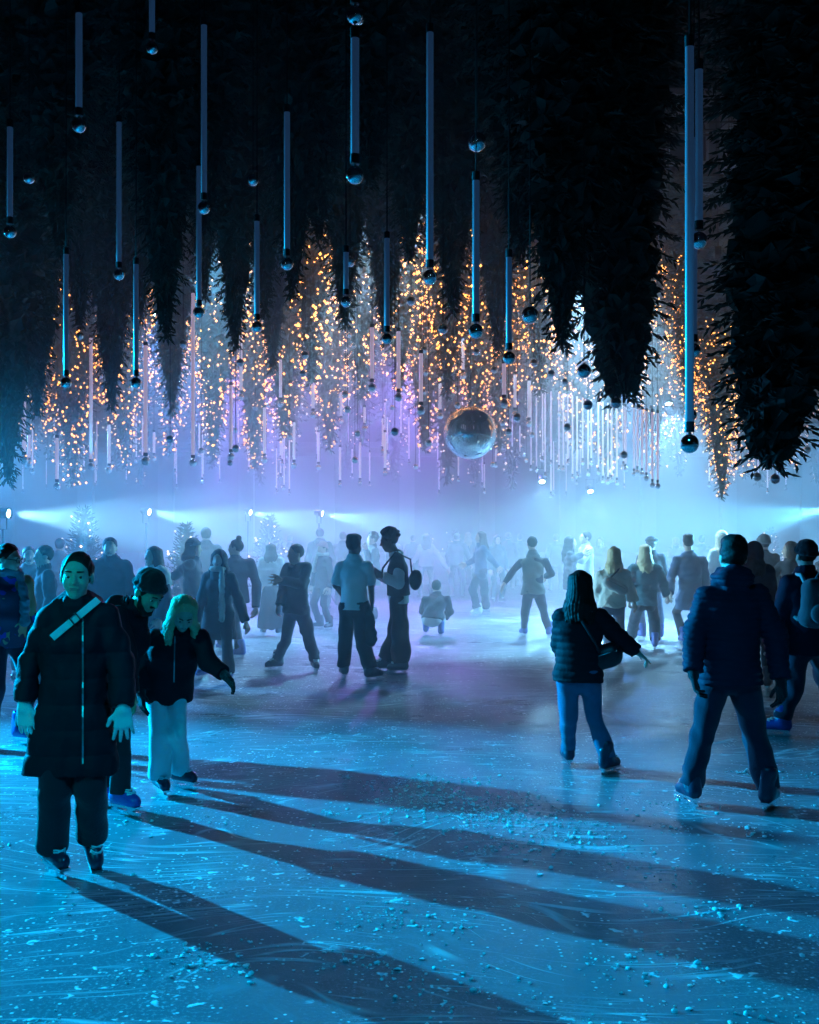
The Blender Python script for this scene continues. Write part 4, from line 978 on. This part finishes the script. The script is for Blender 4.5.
def fir(seed, L, R, dens=1.0, bulbs=0, br=.016, up=False, bmat=None, hmax=9., tw=1.0, core=.5, pw=.82):
    """foliage, trunk and light string of a fir, hung with its tip down at the origin (or standing when up)"""
    r = np.random.RandomState(seed)
    nb = int(62 * L * dens); V = []; F = []; n = 0; tips = []
    for i in range(nb):
        h = L * .97 * ((i + r.rand()) / nb) ** .8; h = max(h, .03)
        bl = R * (h / L) ** pw * r.uniform(.72, 1.18) + .06
        a = i * 2.39996 + r.uniform(-.4, .4)
        e = math.radians(r.uniform(18, 42) - 26 * (h / L))
        out = np.array([math.cos(a), math.sin(a), 0]); d = out * math.cos(e) + np.array([0, 0, -math.sin(e)]); side = np.array([-math.sin(a), math.cos(a), 0]); nr_ = np.cross(d, side)
        b0 = np.array([0, 0, h + bl * math.sin(e) * .55])
        nt_ = max(7, int(bl * 26 / tw)); 
        for j in range(nt_):
            t = .12 + .88 * (j + r.rand()) / nt_
            p = b0 + d * bl * t + nr_ * (-.05 * bl * t * t)
            sg = 1 if j % 2 else -1
            tl = (.13 + .3 * bl * (1 - t) * .6) * r.uniform(.7, 1.25); tl = min(tl, .42) * tw
            td = nrm(d * r.uniform(.5, 1.0) + side * sg * r.uniform(.35, .95) + nr_ * r.uniform(-.55, .35) + np.array([0, 0, -.15]))
            w = (.015 + .03 * tl) * (.4 + .6 * tw)
            sx = nrm(np.cross(td, nr_ + .3 * r.normal(size=3))); sz = np.cross(td, sx)
            m_ = p + td * tl * .45; q = p + td * tl
            V += [p, m_ + sx * w, m_ - sx * w, q, m_ + sz * w * .8, m_ - sz * w * .8]
            F += [(n, n+1, n+4), (n, n+4, n+2), (n, n+2, n+5), (n, n+5, n+1), (n+3, n+4, n+1), (n+3, n+2, n+4), (n+3, n+5, n+2), (n+3, n+1, n+5)]
            n += 6
        tips.append((b0 + d * bl * r.uniform(.6, 1.06), a, h))
        # branch wood
        q = b0 + d * bl * .9; w = .012
        V += [b0 + side * w, b0 - side * w, b0 + nr_ * w, q]; F += [(n, n+1, n+3), (n+1, n+2, n+3), (n+2, n, n+3)]; n += 4
    # the dense inner twigs
    na, nh = 34, int(14 * L)
    for i in range(nh):
        h = .12 + (L * .96 - .12) * i / (nh - 1)
        for j in range(na):
            a = 2 * PI * j / na + .2 * (i % 2); rr = core * R * (h / L) ** pw * r.uniform(.5, 1.25)
            V.append((rr * math.cos(a), rr * math.sin(a), h + r.uniform(-.09, .07)))
    for i in range(nh - 1):
        for j in range(na):
            a, b, c, d = n + i*na + j, n + i*na + (j+1) % na, n + (i+1)*na + (j+1) % na, n + (i+1)*na + j
            F += [(a, b, c), (a, c, d)]
    n += na * nh
    V = np.array([np.asarray(q, float) for q in V]); F = np.array(F)
    m = MB(); m.tube([(0, 0, .02), (0, 0, L * .5), (0, 0, L * 1.03)], [.012, .05, .095], 8)
    TV, TF4, TF3 = np.concatenate(m.v), np.concatenate(m.f4), np.concatenate(m.f3)
    LV = None
    if bulbs:
        hs = np.array([q[2] for q in tips]); wt = np.where(hs < hmax, .35 + np.clip(hs / 1.5, 0, 1), 0); idx = r.choice(len(tips), bulbs, replace=True, p=wt / wt.sum())
        pts = [tips[i][0] * np.array([1, 1, 1]) + r.normal(size=3) * .09 for i in idx]
        ts = [tips[i][2] * 4.0 + (tips[i][1] % (2 * PI)) / (2 * PI) for i in idx]
        o = np.argsort(ts); pts = np.array(pts)[o]
        bv = (OCT[None] * (br * r.uniform(.6, 1.75, (len(pts), 1, 1)) ) + pts[:, None]).reshape(-1, 3); bf = (OCTF[None] + (np.arange(len(pts)) * 6)[:, None, None]).reshape(-1, 3)
        wv, wf = [], []; k = len(bv)
        for i in range(len(pts) - 1):
            a, b = pts[i], pts[i+1]; t = nrm(b - a); u = nrm(np.cross(t, (.3, .2, 1))); w = np.cross(t, u); mid = (a + b) / 2 * np.array([1, 1, 1]) ; w0 = .0025
            for p in (a, b):
                for q in range(3): wv.append(p + w0 * (u * math.cos(q * 2.094) + w * math.sin(q * 2.094)))
            for q in range(3): wf.append((k + q, k + (q+1) % 3, k + 3 + (q+1) % 3)); wf.append((k + q, k + 3 + (q+1) % 3, k + 3 + q))
            k += 6
        LV = np.concatenate([bv, np.array(wv)]); LF = np.concatenate([bf, np.array(wf)]); LM = np.array([0] * len(bf) + [1] * len(wf))
    if up:
        for A in (V, TV) + ((LV,) if LV is not None else ()): A[:, 2] = L - A[:, 2]; A[:, 1] *= -1
    me1 = mesh_np('fir_foliage', V, F, False); me1.materials.append(NEEDLE)
    me2 = mesh_np('fir_trunk', TV, [TF4, TF3], True); me2.materials.append(BARK)
    me3 = None
    if LV is not None:
        me3 = mesh_np('fir_lights', LV, LF, True, LM); me3.materials.append(bmat or BULB); me3.materials.append(WIRE)
    return me1, me2, me3
VAR = [fir(11 + i, 7.0, 1.75, 1.2, tw=.75, core=.6) for i in range(4)]
VARB = [fir(91 + i, 7.0, 1.02, 1.35, tw=.75, core=.66, pw=.42) for i in range(2)]
VARL = [fir(31 + i, 6.5, 1.45, .7, 560, .0185, hmax=4.6, tw=.85) for i in range(4)]
VARF = [fir(51 + i, 6.5, 1.4, .35, 150, .02, False, BULBW) for i in range(3)]
def hang(meshes, x, y, ztip, s, rz, label, group=None, lit=False, sxy=1.0, L=7.0, tilt=None):
    t = empty('upside_down_fir', (x, y, ztip)); t.rotation_euler = (rnd.uniform(-.02, .02), rnd.uniform(-.02, .02), rz)
    if tilt is not None: t.rotation_euler = (0, tilt, 0)
    t.scale = (s * sxy, s * sxy, s)
    for nm, me in zip(('foliage', 'trunk', 'light_string'), meshes):
        if me is not None: link(nm, me, None, t)
    m = MB(); m.tube([(0, 0, L * 1.02), (0, 0, max((ZT - ztip) / s, L * 1.04))], .012 / s, 6); m.build('hanging_cable', TRUSS, t)
    tag(t, label, 'fir tree', group)
    return t
def hang_px(meshes, px, py, d, s, label, **k):
    p = wpt(px, py, d); return hang(meshes, p[0], d, p[2], s, rnd.uniform(0, 6.28), label, **k)
near = [(8, 486, 12.5, 1.0, .8, 'dark fir tip hanging lowest at the left picture edge'),
        (37, 418, 13.5, 1.0, .72, 'dark fir hanging tip-down second from the left picture edge'),
        (112, 411, 14.5, 1.0, .72, 'dark fir hanging tip-down above the long-coated woman'),
        (166, 341, 10.8, .9, .75, 'dark fir whose ragged tip ends above the leaning man'),
        (172, 416, 19.0, 1.0, .75, 'teal-lit fir in haze whose tip hangs between two dark firs, at left'),
        (235, 352, 12.6, .95, .72, 'dark fir hanging tip-down over the hooded woman in the long coat'),
        (272, 372, 17.0, 1.0, .72, 'purplish dark fir in haze just right of the fir over the hooded woman'),
        (292, 300, 11.5, .9, .7, 'dark fir with high tip left of the first orange-lit peak'),
        (345, 329, 13.2, .95, .75, 'dark fir whose tip ends between two orange-lit peaks'),
        (386, 346, 15.0, .95, .72, 'dark narrow fir hanging left of the large mirror ball'),
        (452, 316, 12.8, 1.0, .85, 'dark fir hanging right above the large mirror ball'),
        (498, 357, 15.5, 1.0, .72, 'dark hazy fir hanging just right of the large mirror ball'),
        (562, 352, 10.4, 1.0, .95, 'big dark fir forming the left slope of the great dark mass at right'),
        (624, 405, 11.0, 1.05, 1.0, 'big dark fir whose blunt tip hangs left of the tall blue tubes'),
        (768, 472, 9.6, 1.0, 1.15, 'biggest dark fir, filling the upper right, right of the tall blue tubes'),
        (604, 340, 11.6, 1.0, 1.1, 'big dark fir behind the blunt-tipped one, left of the tall blue tubes'),
        (838, 408, 12.5, 1.0, 1.0, 'dark fir cut off by the right picture edge'),
        (80, 330, 13.8, .9, .8, 'dark fir with tip between the second and third dark tips from the left'),
        (140, 326, 14.2, .9, .75, 'dark fir with tip just left of the one above the leaning man'),
        (204, 300, 13.6, .9, .7, 'dark fir hanging just left of the one over the hooded woman'),
        (264, 318, 13.4, .9, .75, 'dark fir just right of the one over the hooded woman'),
        (20, 350, 13.0, .95, .85, 'dark fir behind the lowest fir tip at the left picture edge'),
        (60, 262, 11.2, .85, .95, 'dark fir of the front row with high tip at upper left'),
        (-30, 330, 11.5, .9, 1.0, 'dark fir mostly outside the left picture edge'),
        (205, 236, 11.0, .85, .95, 'dark fir of the front row above the teal-lit fir'),
        (318, 246, 11.6, .85, .9, 'dark fir of the front row above the orange-lit peaks'),
        (410, 262, 12.2, .85, .95, 'dark fir of the front row above the mirror ball'),
        (520, 266, 11.4, .9, 1.0, 'dark fir of the front row at upper centre right'),
        (150, 215, 12.5, .8, 1.0, 'dark fir hanging high at the upper left'),
        (270, 200, 13, .85, 1.0, 'dark fir hanging high left of the picture centre'),
        (470, 200, 13, .85, 1.0, 'dark fir hanging high right of the picture centre'),
        (370, 190, 11, .75, 1.1, 'dark fir hanging high at the picture centre'),
        (600, 225, 10.4, .9, 1.1, 'dark fir hanging high left of the tall blue tubes'),
        (800, 320, 9.4, .9, 1.1, 'dark fir hanging high at the upper right corner')]
for i, (px_, py_, d_, s_, sxy_, lb_) in enumerate(near):
    blunt = {624: -.05, 768: .1}.get(px_)
    hang_px(VAR[i % 4] if blunt is None else VARB[i % 2], px_, py_, d_, s_, lb_, sxy=sxy_ if blunt is None else (1.0 if px_ < 700 else 1.2), tilt=blunt)
lit = [(72, 487, 21), (125, 470, 24), (213, 462, 23), (170, 455, 27), (255, 470, 26), (312, 385, 18.5), (330, 452, 24), (362, 400, 20.5), (400, 396, 21), (425, 452, 25), (447, 398, 19.5), (540, 395, 21), (500, 452, 25), (575, 452, 24), (607, 478, 22.5), (655, 470, 24), (722, 500, 18), (690, 430, 19), (745, 478, 24), (30, 470, 26), (785, 470, 23), (283, 440, 22), (475, 440, 23)]
lit.sort(); ordn = ['leftmost', 'second', 'third', 'fourth', 'fifth', 'sixth', 'seventh', 'eighth', 'ninth', 'tenth', 'eleventh', 'twelfth', 'thirteenth', 'fourteenth', 'fifteenth', 'sixteenth', 'seventeenth', 'eighteenth', 'nineteenth', 'twentieth', 'twenty-first', 'twenty-second', 'rightmost']
for i, (px_, py_, d_) in enumerate(lit):
    hang_px(VARL[i % 4], px_, py_, d_, .62 if 680 < px_ < 730 else 1.0, 'upside-down fir with orange fairy lights, %s of that lit row%s' % (ordn[i], '' if ordn[i].endswith('most') else ' from the left'), sxy=.95, L=6.5)
for row, (y, z0, st, off) in enumerate(((29, 3.4, 2.1, 0), (33, 3.6, 2.1, 1.), (37.5, 3.6, 2.2, .4))):
    for j, x in enumerate(np.arange(-16, 17, st)):
        hang(VARF[(row + j) % 3], x + off + rnd.uniform(-.3, .3), y + rnd.uniform(-.4, .4), z0 + rnd.uniform(-.5, .7), 1.0, rnd.uniform(0, 6), 'upside-down fir with tiny pale lights, veiled by haze in the farthest rows', group='haze-veiled firs of the farthest rows', L=6.5)
# small standing firs at the rink's far side
SM = [fir(71 + i, 2.0, .62, .9, 60, .02, True, BULBW) for i in range(2)]
for px_, py_, d_, s_, lb_ in ((270, 545, 27, .95, 'small standing fir with pale lights behind the woman in the skirt'), (84, 566, 20, .95, 'small standing fir with pale lights behind the long-coated woman'), (186, 600, 19, .8, 'small standing fir glowing behind the blond girl'), (770, 528, 30, .8, 'small standing fir with pale lights near the right edge'),
                             (455, 530, 39.5, .8, 'small standing fir with warm lights beyond the far boards'), (430, 532, 39.8, .75, 'small standing fir left of the warm fir beyond the far boards')):
    p = wpt(px_, py_, d_); t = empty('standing_fir', (p[0], d_, .32)); t.scale = (s_,) * 3
    hz = 1.0
    for nm, me in zip(('foliage', 'trunk', 'light_string'), SM[int(px_) % 2]): link(nm, me, None, t)
    m = MB(); m.lathe([(.0001, -.32), (.2, -.32), (.24, -.02), (.26, 0), (.22, 0), (.2, -.04), (.0001, -.04)], 20); po = m.build('pot', solid('pot_dark', (.04, .04, .05), .5), t, True); po.scale = (1, 1, 1 / s_)
    tag(t, lb_, 'fir tree')
# ------------------------------------------------------------------ hanging light tubes and mirror balls
def mirror_mat():
    m, nt, b = new_mat('mirror_glass'); N, L = nt.nodes, nt.links
    tc = N.new('ShaderNodeTexCoord'); n = N.new('ShaderNodeTexNoise'); n.inputs['Scale'].default_value = 5; L.new(tc.outputs['Object'], n.inputs['Vector'])
    mr = N.new('ShaderNodeMapRange'); mr.inputs[3].default_value = .015; mr.inputs[4].default_value = .05; L.new(n.outputs['Fac'], mr.inputs[0]); L.new(mr.outputs[0], b.inputs['Roughness'])
    b.inputs['Base Color'].default_value = (.9, .92, .95, 1); b.inputs['Metallic'].default_value = 1
    return m
MIRROR = mirror_mat(); CAPM = solid('ball_cap', (.3, .3, .32), .3, 1.0)
TUBE_DIM = solid('tube_dim', (.16, .18, .22), .35, emit=(.10, .3, .75), estr=TUBE_NEAR); TUBE_PAINTED_LIT = solid('tube_painted_lit', (.8, .78, .8), .35, emit=(.85, .6, .85), estr=TUBE_FAR)  # far tubes: spot light falling on them is painted in as emission
for m_ in (TUBE_DIM, TUBE_PAINTED_LIT): m_.cycles.emission_sampling = 'NONE'
def ball_mesh(n=28):
    m = MB(); m.lathe([(max(math.sin(t), 1e-4), math.cos(t)) for t in np.linspace(0, PI, n // 2 + 1)], n)
    me = mesh_np('ball', np.concatenate(m.v), [np.concatenate(m.f4)], True); me.materials.append(MIRROR)
    m = MB(); m.lathe([(.0001, 1.22), (.14, 1.22), (.2, 1.1), (.22, .95)], 14); m.tube([(.08 * math.cos(a), 0, 1.25 + .08 * math.sin(a)) for a in np.linspace(0, 2 * PI, 12)], .02, 5)
    mc = mesh_np('ball_cap', np.concatenate(m.v), [np.concatenate(m.f4), np.concatenate(m.f3)], True); mc.materials.append(CAPM)
    return me, mc
BALL, BCAP = ball_mesh(40); BALLS, BCAPS = ball_mesh(16)
def bauble(x, y, z, r, label, group=None, small=False, top=None):
    o = link('hanging_mirror_ball', BALLS if small else BALL, None); o.location = (x, y, z); o.scale = (r, r, r)
    link('cap', BCAPS if small else BCAP, None, o)
    m = MB(); m.tube([(0, 0, 1.3), (0, 0, (ZT - z) / r if top is None else (top - z) / r)], .0035 / r, 4); m.build('cord', TRUSS, o)
    tag(o, label, 'mirror ball', group); return o
def tube(x, y, z0, z1, w, br, label, group=None, lit=False, ball=True):
    """a long slim light tube with a mirror ball under it, hung on a wire"""
    t = empty('hanging_light_tube', (x, y, z0))
    h = z1 - z0
    m = MB(); m.lathe([(.0001, .03), (w * .4, .03), (w * .5, .04), (w * .5, h - .04), (w * .4, h - .03), (.0001, h - .03)], 10); m.build('tube', TUBE_PAINTED_LIT if lit else TUBE_DIM, t, True)
    m = MB(); m.lathe([(.0001, 0), (w * .56, 0), (w * .56, .045), (.0001, .045)], 10); m.build('end_cap', TRUSS, t)
    m = MB(); m.lathe([(.0001, h - .05), (w * .56, h - .05), (w * .56, h), (.0001, h)], 10); m.build('end_cap', TRUSS, t)
    m = MB(); m.tube([(0, 0, h), (0, 0, max(ZT - z0, h + .2))], .004, 4); m.build('cable', TRUSS, t)
    if ball:
        b = link('ball', BALLS if lit else BALL, None, t); b.location = (0, 0, -br * 1.25); b.scale = (br,) * 3
        link('cap', BCAPS if lit else BCAP, None, b)
    tag(t, label, 'light tube', group); return t
NT = [  # column, top row, bottom row, width in the picture; label
 (79, 5, 116, 7, 'dim blue light tube, first of the high ones from the left'), (152, -60, 40, 6, 'dim blue tube with ball at the very top, second from the left'), (204, 18, 200, 6, 'long dim blue tube third from the left along the top'),
 (355, 28, 164, 8.5, 'thick dim blue tube hanging at the top left of centre'), (355, -70, 4, 8.5, 'tube ending at the top edge above the thick blue tube'), (119, 116, 268, 5, 'slim dim tube between the two firs above the leaning man'),
 (287, 105, 256, 6, 'dim blue tube left of the first orange-lit peak'), (10, 120, 224, 6, 'dim blue tube at the left picture edge'), (199, 160, 306, 4.5, 'slim tube in front of the teal-lit fir'),
 (66, 248, 376, 4.5, 'slim tube in front of the second dark fir from the left'), (136, 258, 376, 4.5, 'slim tube between the second and third dark firs'), (257, 215, 320, 4.5, 'slim dim tube above the purplish fir'),
 (430, 24, 268, 7, 'long dim blue tube reaching down to the orange lights at centre'), (476, 172, 322, 7, 'dim blue tube under the near mirror ball at centre'), (509, 250, 350, 6, 'dim tube beside the great dark mass of firs'),
 (346, 246, 295, 4.5, 'short dim tube under the dark fir between orange peaks'), (387, 232, 332, 4.5, 'slim dim tube right of the dark fir between orange peaks'),
 (689.5, 36, 432, 9, 'tallest blue tube in the gap between the two big firs'), (699, 60, 230, 8, 'blue tube ending halfway, just right of the tallest tube'), (694, 130, 342, 6.5, 'blue tube ending third lowest beside the tallest tube'), (691, 190, 408, 5.5, 'blue tube ending just above the tallest tube\'s foot')]
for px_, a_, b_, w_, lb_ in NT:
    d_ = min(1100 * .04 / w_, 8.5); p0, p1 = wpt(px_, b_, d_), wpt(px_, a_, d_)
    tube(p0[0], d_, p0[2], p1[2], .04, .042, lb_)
LT = [(24, 392, 455, 4), (29, 432, 460, 3), (57, 435, 482, 3.4), (91, 335, 462, 3.4), (109, 422, 466, 3), (145.5, 342, 456, 4), (154, 430, 455, 2.6), (193, 290, 458, 3.6), (231, 382, 452, 3.4), (241, 330, 393, 3), (264.5, 405, 456, 3), (280.5, 357, 400, 3), (294, 420, 462, 2.8), (305, 300, 350, 3), (313, 377, 411, 3),
      (318.5, 430, 464, 2.6), (341, 390, 418, 2.6), (364.5, 405, 425, 2.6), (372, 324, 382, 4), (398.5, 328, 392, 4), (421, 350, 405, 4), (440, 375, 412, 3), (504, 360, 398, 4), (515, 372, 410, 3), (529, 378, 420, 3), (360, 440, 480, 2.4), (340, 445, 482, 2.4), (385, 430, 470, 2.6), (405, 325, 360, 2.6), (452, 330, 368, 3), (463, 336, 372, 3)]
LT.sort()
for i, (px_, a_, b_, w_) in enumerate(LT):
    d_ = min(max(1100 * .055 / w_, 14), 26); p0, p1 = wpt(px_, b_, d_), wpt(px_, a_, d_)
    tube(p0[0], d_, p0[2], p1[2], .055, .06, 'pinkish-white light tube with painted glow among the orange-lit firs', 'painted-glow tubes among the lit firs', lit=True)
r7 = random.Random(3)
far_t = []
for i in range(26): t_ = i / 25; far_t.append((532 + 125 * t_ + r7.uniform(-2, 2), 385 + 25 * t_, 470 + 8 * t_ + r7.uniform(-14, 6), 17 + 9 * (1 - t_)))
for i in range(84): x_ = r7.uniform(20, 640); y_ = r7.uniform(432, 494); far_t.append((x_, y_ - r7.uniform(26, 55), y_, r7.uniform(24, 36)))
for i in range(14): x_ = r7.uniform(700, 800); y_ = r7.uniform(440, 492); far_t.append((x_, y_ - r7.uniform(22, 40), y_, r7.uniform(22, 32)))
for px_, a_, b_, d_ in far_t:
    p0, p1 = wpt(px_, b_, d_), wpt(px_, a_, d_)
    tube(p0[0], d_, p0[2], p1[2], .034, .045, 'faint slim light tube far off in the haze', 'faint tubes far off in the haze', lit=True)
BB = [(29, 178, 6, 'mirror ball low in the needles of the upper left fir'), (253, 180, 6, 'mirror ball alone against the dark, left of the long tube'), (153, 242, 4.5, 'small mirror ball alone between two dim tubes, at left'), (477, 142, 9.5, 'large mirror ball alone near the top centre'), (358, 18, 7, 'mirror ball at the top edge above the thick tube'),
      (350, 262, 5, 'mirror ball under the dark fir between the orange peaks'), (530, 315, 8.5, 'mirror ball in front of the left slope of the great dark mass'), (584, 371, 7, 'mirror ball hanging from the needles of the great dark mass'), (588, 405, 5, 'mirror ball hanging free just under the great dark mass'), (616, 403, 5.5, 'mirror ball beside the blunt tip of the great dark mass'),
      (781, 429, 6, 'mirror ball in the lower needles of the biggest fir'), (757, 477, 4.5, 'mirror ball under the biggest fir\'s tip, left of two'), (775, 479, 5, 'mirror ball under the biggest fir\'s tip, right of two'), (807, 450, 3.5, 'small mirror ball near the right edge'), (551, 374, 4, 'mirror ball in the lit gap beside the great dark mass'),
      (534, 363, 4, 'small mirror ball beside the left slope of the dark mass'), (565, 382, 3.5, 'small mirror ball under the left slope of the dark mass'), (511, 358, 5, 'mirror ball under the dim tube beside the dark mass'), (494, 370, 3.6, 'small mirror ball right above the big mirror ball\'s right side'), (476, 352, 3.4, 'small mirror ball above the big mirror ball'),
      (443, 329, 5, 'mirror ball under the fir above the big mirror ball'), (424, 350, 3.6, 'small mirror ball among the orange lights left of the big ball'), (411, 301, 4.5, 'mirror ball at the top of the central orange peak'), (305, 355, 4, 'mirror ball in front of the first orange peak'), (198, 312, 5, 'mirror ball in front of the teal-lit fir'), (230, 463, 3, 'small mirror ball low among the purple haze'), (240, 280, 4, 'mirror ball at the edge of the fir over the hooded woman')]
for px_, py_, r_px, lb_ in BB:
    d_ = min(1100 * .055 / r_px, 16) if r_px > 3.5 else 15; p = wpt(px_, py_, d_); bauble(p[0], d_, p[2], r_px * d_ / F_PX, lb_)
for i in range(46):
    px_, py_, d_ = r7.uniform(10, 650), r7.uniform(330, 470), r7.uniform(13, 24); p = wpt(px_, py_, d_)
    bauble(p[0], d_, p[2], .05, 'small mirror ball dangling on a cord among the lit firs', 'small balls among the lit firs', True)
# the big mirror ball
p = wpt(470, 433, 17.0)
bb = link('large_mirror_ball', ball_mesh(64)[0], None); bb.location = p; R_b = 26.5 * 17 / F_PX; bb.scale = (R_b,) * 3
m = MB(); m.lathe([(.0001, 1.1), (.05, 1.1), (.07, 1.02), (.1, .985)], 20); m.build('top_cap', CAPM, bb, True)
m = MB(); m.tube([(0, 0, 1.1), (0, 0, (ZT - p[2]) / R_b)], .02, 6); m.build('hanging_cable', TRUSS, bb)
tag(bb, 'large smooth mirror ball hanging low at the centre of the hall', 'mirror ball')
# ------------------------------------------------------------------ stage lamps
def lamp(kind, name, loc, energy, col, target=None, size=60, blend=.5, rad=.1, spread=None, shape=None):
    l = bpy.data.lights.new(name, kind); l.energy = energy; l.color = col
    if kind == 'SPOT': l.spot_size = math.radians(size); l.spot_blend = blend; l.shadow_soft_size = rad
    elif kind == 'POINT': l.shadow_soft_size = rad
    o = bpy.data.objects.new(name, l); C.objects.link(o); o.location = loc
    if target is not None: o.rotation_euler = (Vector(target) - Vector(loc)).to_track_quat('-Z', 'Y').to_euler()
    return o
LENS = solid('lamp_lens', (.7, .8, .9), .2, emit=(.55, .85, 1), estr=22); LENS.cycles.emission_sampling = 'NONE'
HOUS = solid('lamp_housing', (.02, .02, .022), .5)
def stage_lamp(loc, target, label, stand=True, k_=.75):
    """a lamp head on a yoke, on a stand or hung from the rigging; the light sits just before its lens"""
    loc = np.array(loc, float); d = nrm(np.array(target) - loc)
    t = empty('stage_lamp', (loc[0], loc[1], 0 if stand else loc[2])); o = np.array([0, 0, loc[2] if stand else 0])
    s_ = nrm(np.cross(d, (0, 0, 1))); u = np.cross(s_, d)
    m = MB(); m.lathe([(.0001, -.16), (.07, -.16), (.1, -.1), (.11, .1), (.125, .12), (.125, .15), (.1, .15), (.095, .1)], 18)
    h = m.build('housing', HOUS, t, True); set_xf(h, [[s_[0], u[0], d[0]], [s_[1], u[1], d[1]], [s_[2], u[2], d[2]]], o, k_)
    m = MB(); m.lathe([(.0001, .125), (.05, .122), (.096, .11)], 18); m.build('lens', LENS, h, True)
    m = MB(); a = [o + s_ * .135 * k_ * k for k in (1, -1)]; dz = -.25 if stand else .25
    m.tube([a[0], a[0] + np.array([0, 0, dz]), a[1] + np.array([0, 0, dz]), a[1]], .012, 6); m.build('yoke', HOUS, t)
    if stand:
        m = MB(); m.tube([(0, 0, .5), (0, 0, o[2] - .25)], .02, 8); m.build('pole', HOUS, t)
        for k in range(3):
            m = MB(); c, q = math.cos(k * 2.094 + .5), math.sin(k * 2.094 + .5); m.tube([(0, 0, .75), (c * .45, q * .45, .015)], .014, 6); m.build('leg', HOUS, t)
    else:
        m = MB(); m.tube([o + np.array([0, 0, dz]), np.array([0, 0, ZT - loc[2]])], .015, 6); m.build('hanger', HOUS, t)
    tag(t, label, 'stage lamp')
    return loc + d * .22
beams = [((3, 513, 17), (2.5, 15.2, 1.35), 'first, at the left edge'), ((146, 511.5, 24), (0.5, 21.0, 1.2), 'second from the left'), ((248, 512, 30), (0, 27, 1.5), 'third from the left, the faintest'), ((319, 513, 27), (3.5, 24.5, 1.2), 'fourth from the left')]
for (px_, py_, d_), tg, lb in beams:
    p = wpt(px_, py_, d_)
    q = stage_lamp(p, tg, 'stage lamp on a stand throwing a pale blue beam, ' + lb)
    lamp('SPOT', 'beam', q, BEAM, (.3, .75, 1), tg, 30, .7, .05)
p = wpt(834, 508, 19); q = stage_lamp(p, (2, 16.5, 1.3), 'stage lamp just beyond the right picture edge'); lamp('SPOT', 'beam', q, BEAM, (.15, .65, 1), (2, 16.5, 1.3), 28, .6, .05)
def hung(name, loc, tg, E, col, size, blend, rad, label):
    q = stage_lamp(loc, tg, label, stand=False); return lamp('SPOT', name, q, E, col, tg, size, blend, rad)
for (px_, py_, d_), tg, lb in FLARE:
    p = wpt(px_, py_, d_); q = stage_lamp(p, tg, lb, stand=False); lamp('SPOT', 'ice_lamp', q, FLARE_E * (.3 if 'flar' in lb else 1.1), FLARE_C, tg, 104, .9, .12)
for loc, tg, E, col, lb in UP:
    q = stage_lamp(loc, tg, lb); lamp('SPOT', 'up_lamp', q, E, col, tg, 50, .7, .08)
# side lamps raking the near ice from the left, plus an added front fill
for i, (loc, tg, E, col, sz) in enumerate(SIDE):
    q = stage_lamp(loc, tg, 'stage lamp on a stand, %s' % ['nearer one left of the rink, raking the near ice', 'farther one left of the rink, raking the near ice', 'added front fill for the nearest skaters', 'fourth one'][i]); lamp('SPOT', 'side_lamp', q, E, col, tg, sz, .85, .07)
for i, (loc, tg, E, col, sz, bl, rad) in enumerate(WASH):
    hung('wash_lamp', loc, tg, E, col, sz, bl, rad, 'unseen stage lamp under the trusses, %s' % (['first', 'second', 'third', 'fourth', 'fifth', 'sixth', 'seventh', 'eighth', 'ninth', 'tenth', 'eleventh', 'twelfth'][i] + ' of the wash lamps'))
# the warm glow that the light strings give their trees
for px_, py_, d_ in lit:
    p = wpt(px_, py_, d_); lamp('POINT', 'fairy_light_glow', (p[0], d_ - .55, p[2] + 2.2), GLOW, (1, .5, .18), rad=.5)
w = bpy.data.worlds.new('hall_dark'); bpy.context.scene.world = w; w.use_nodes = True
w.node_tree.nodes['Background'].inputs[0].default_value = (.02, .05, .12, 1); w.node_tree.nodes['Background'].inputs[1].default_value = 0
cy = bpy.context.scene.cycles
cy.max_bounces = 5; cy.diffuse_bounces = 2; cy.glossy_bounces = 3; cy.transmission_bounces = 2; cy.volume_bounces = 1; cy.transparent_max_bounces = 6
cy.use_denoising = True; cy.sample_clamp_indirect = 4; cy.sample_clamp_direct = 0; cy.caustics_reflective = False; cy.caustics_refractive = False
cy.use_adaptive_sampling = True; cy.adaptive_threshold = .02
# ------------------------------------------------------------------ the view
cam = bpy.data.cameras.new('camera'); co = bpy.data.objects.new('camera', cam); C.objects.link(co)
co.location = (0, 0, CAMZ); co.rotation_euler = (PI / 2, 0, 0)
cam.sensor_fit = 'HORIZONTAL'; cam.sensor_width = 36; cam.lens = 36 * F_PX / 819
cam.shift_y = (HZ - 512) / 819; cam.clip_start = .05; cam.clip_end = 300
sc_ = bpy.context.scene; sc_.camera = co
sc_.view_settings.view_transform = 'Standard'; sc_.view_settings.look = 'None'; sc_.view_settings.gamma = 1; sc_.view_settings.exposure = .12; sc_.view_settings.use_curve_mapping = False
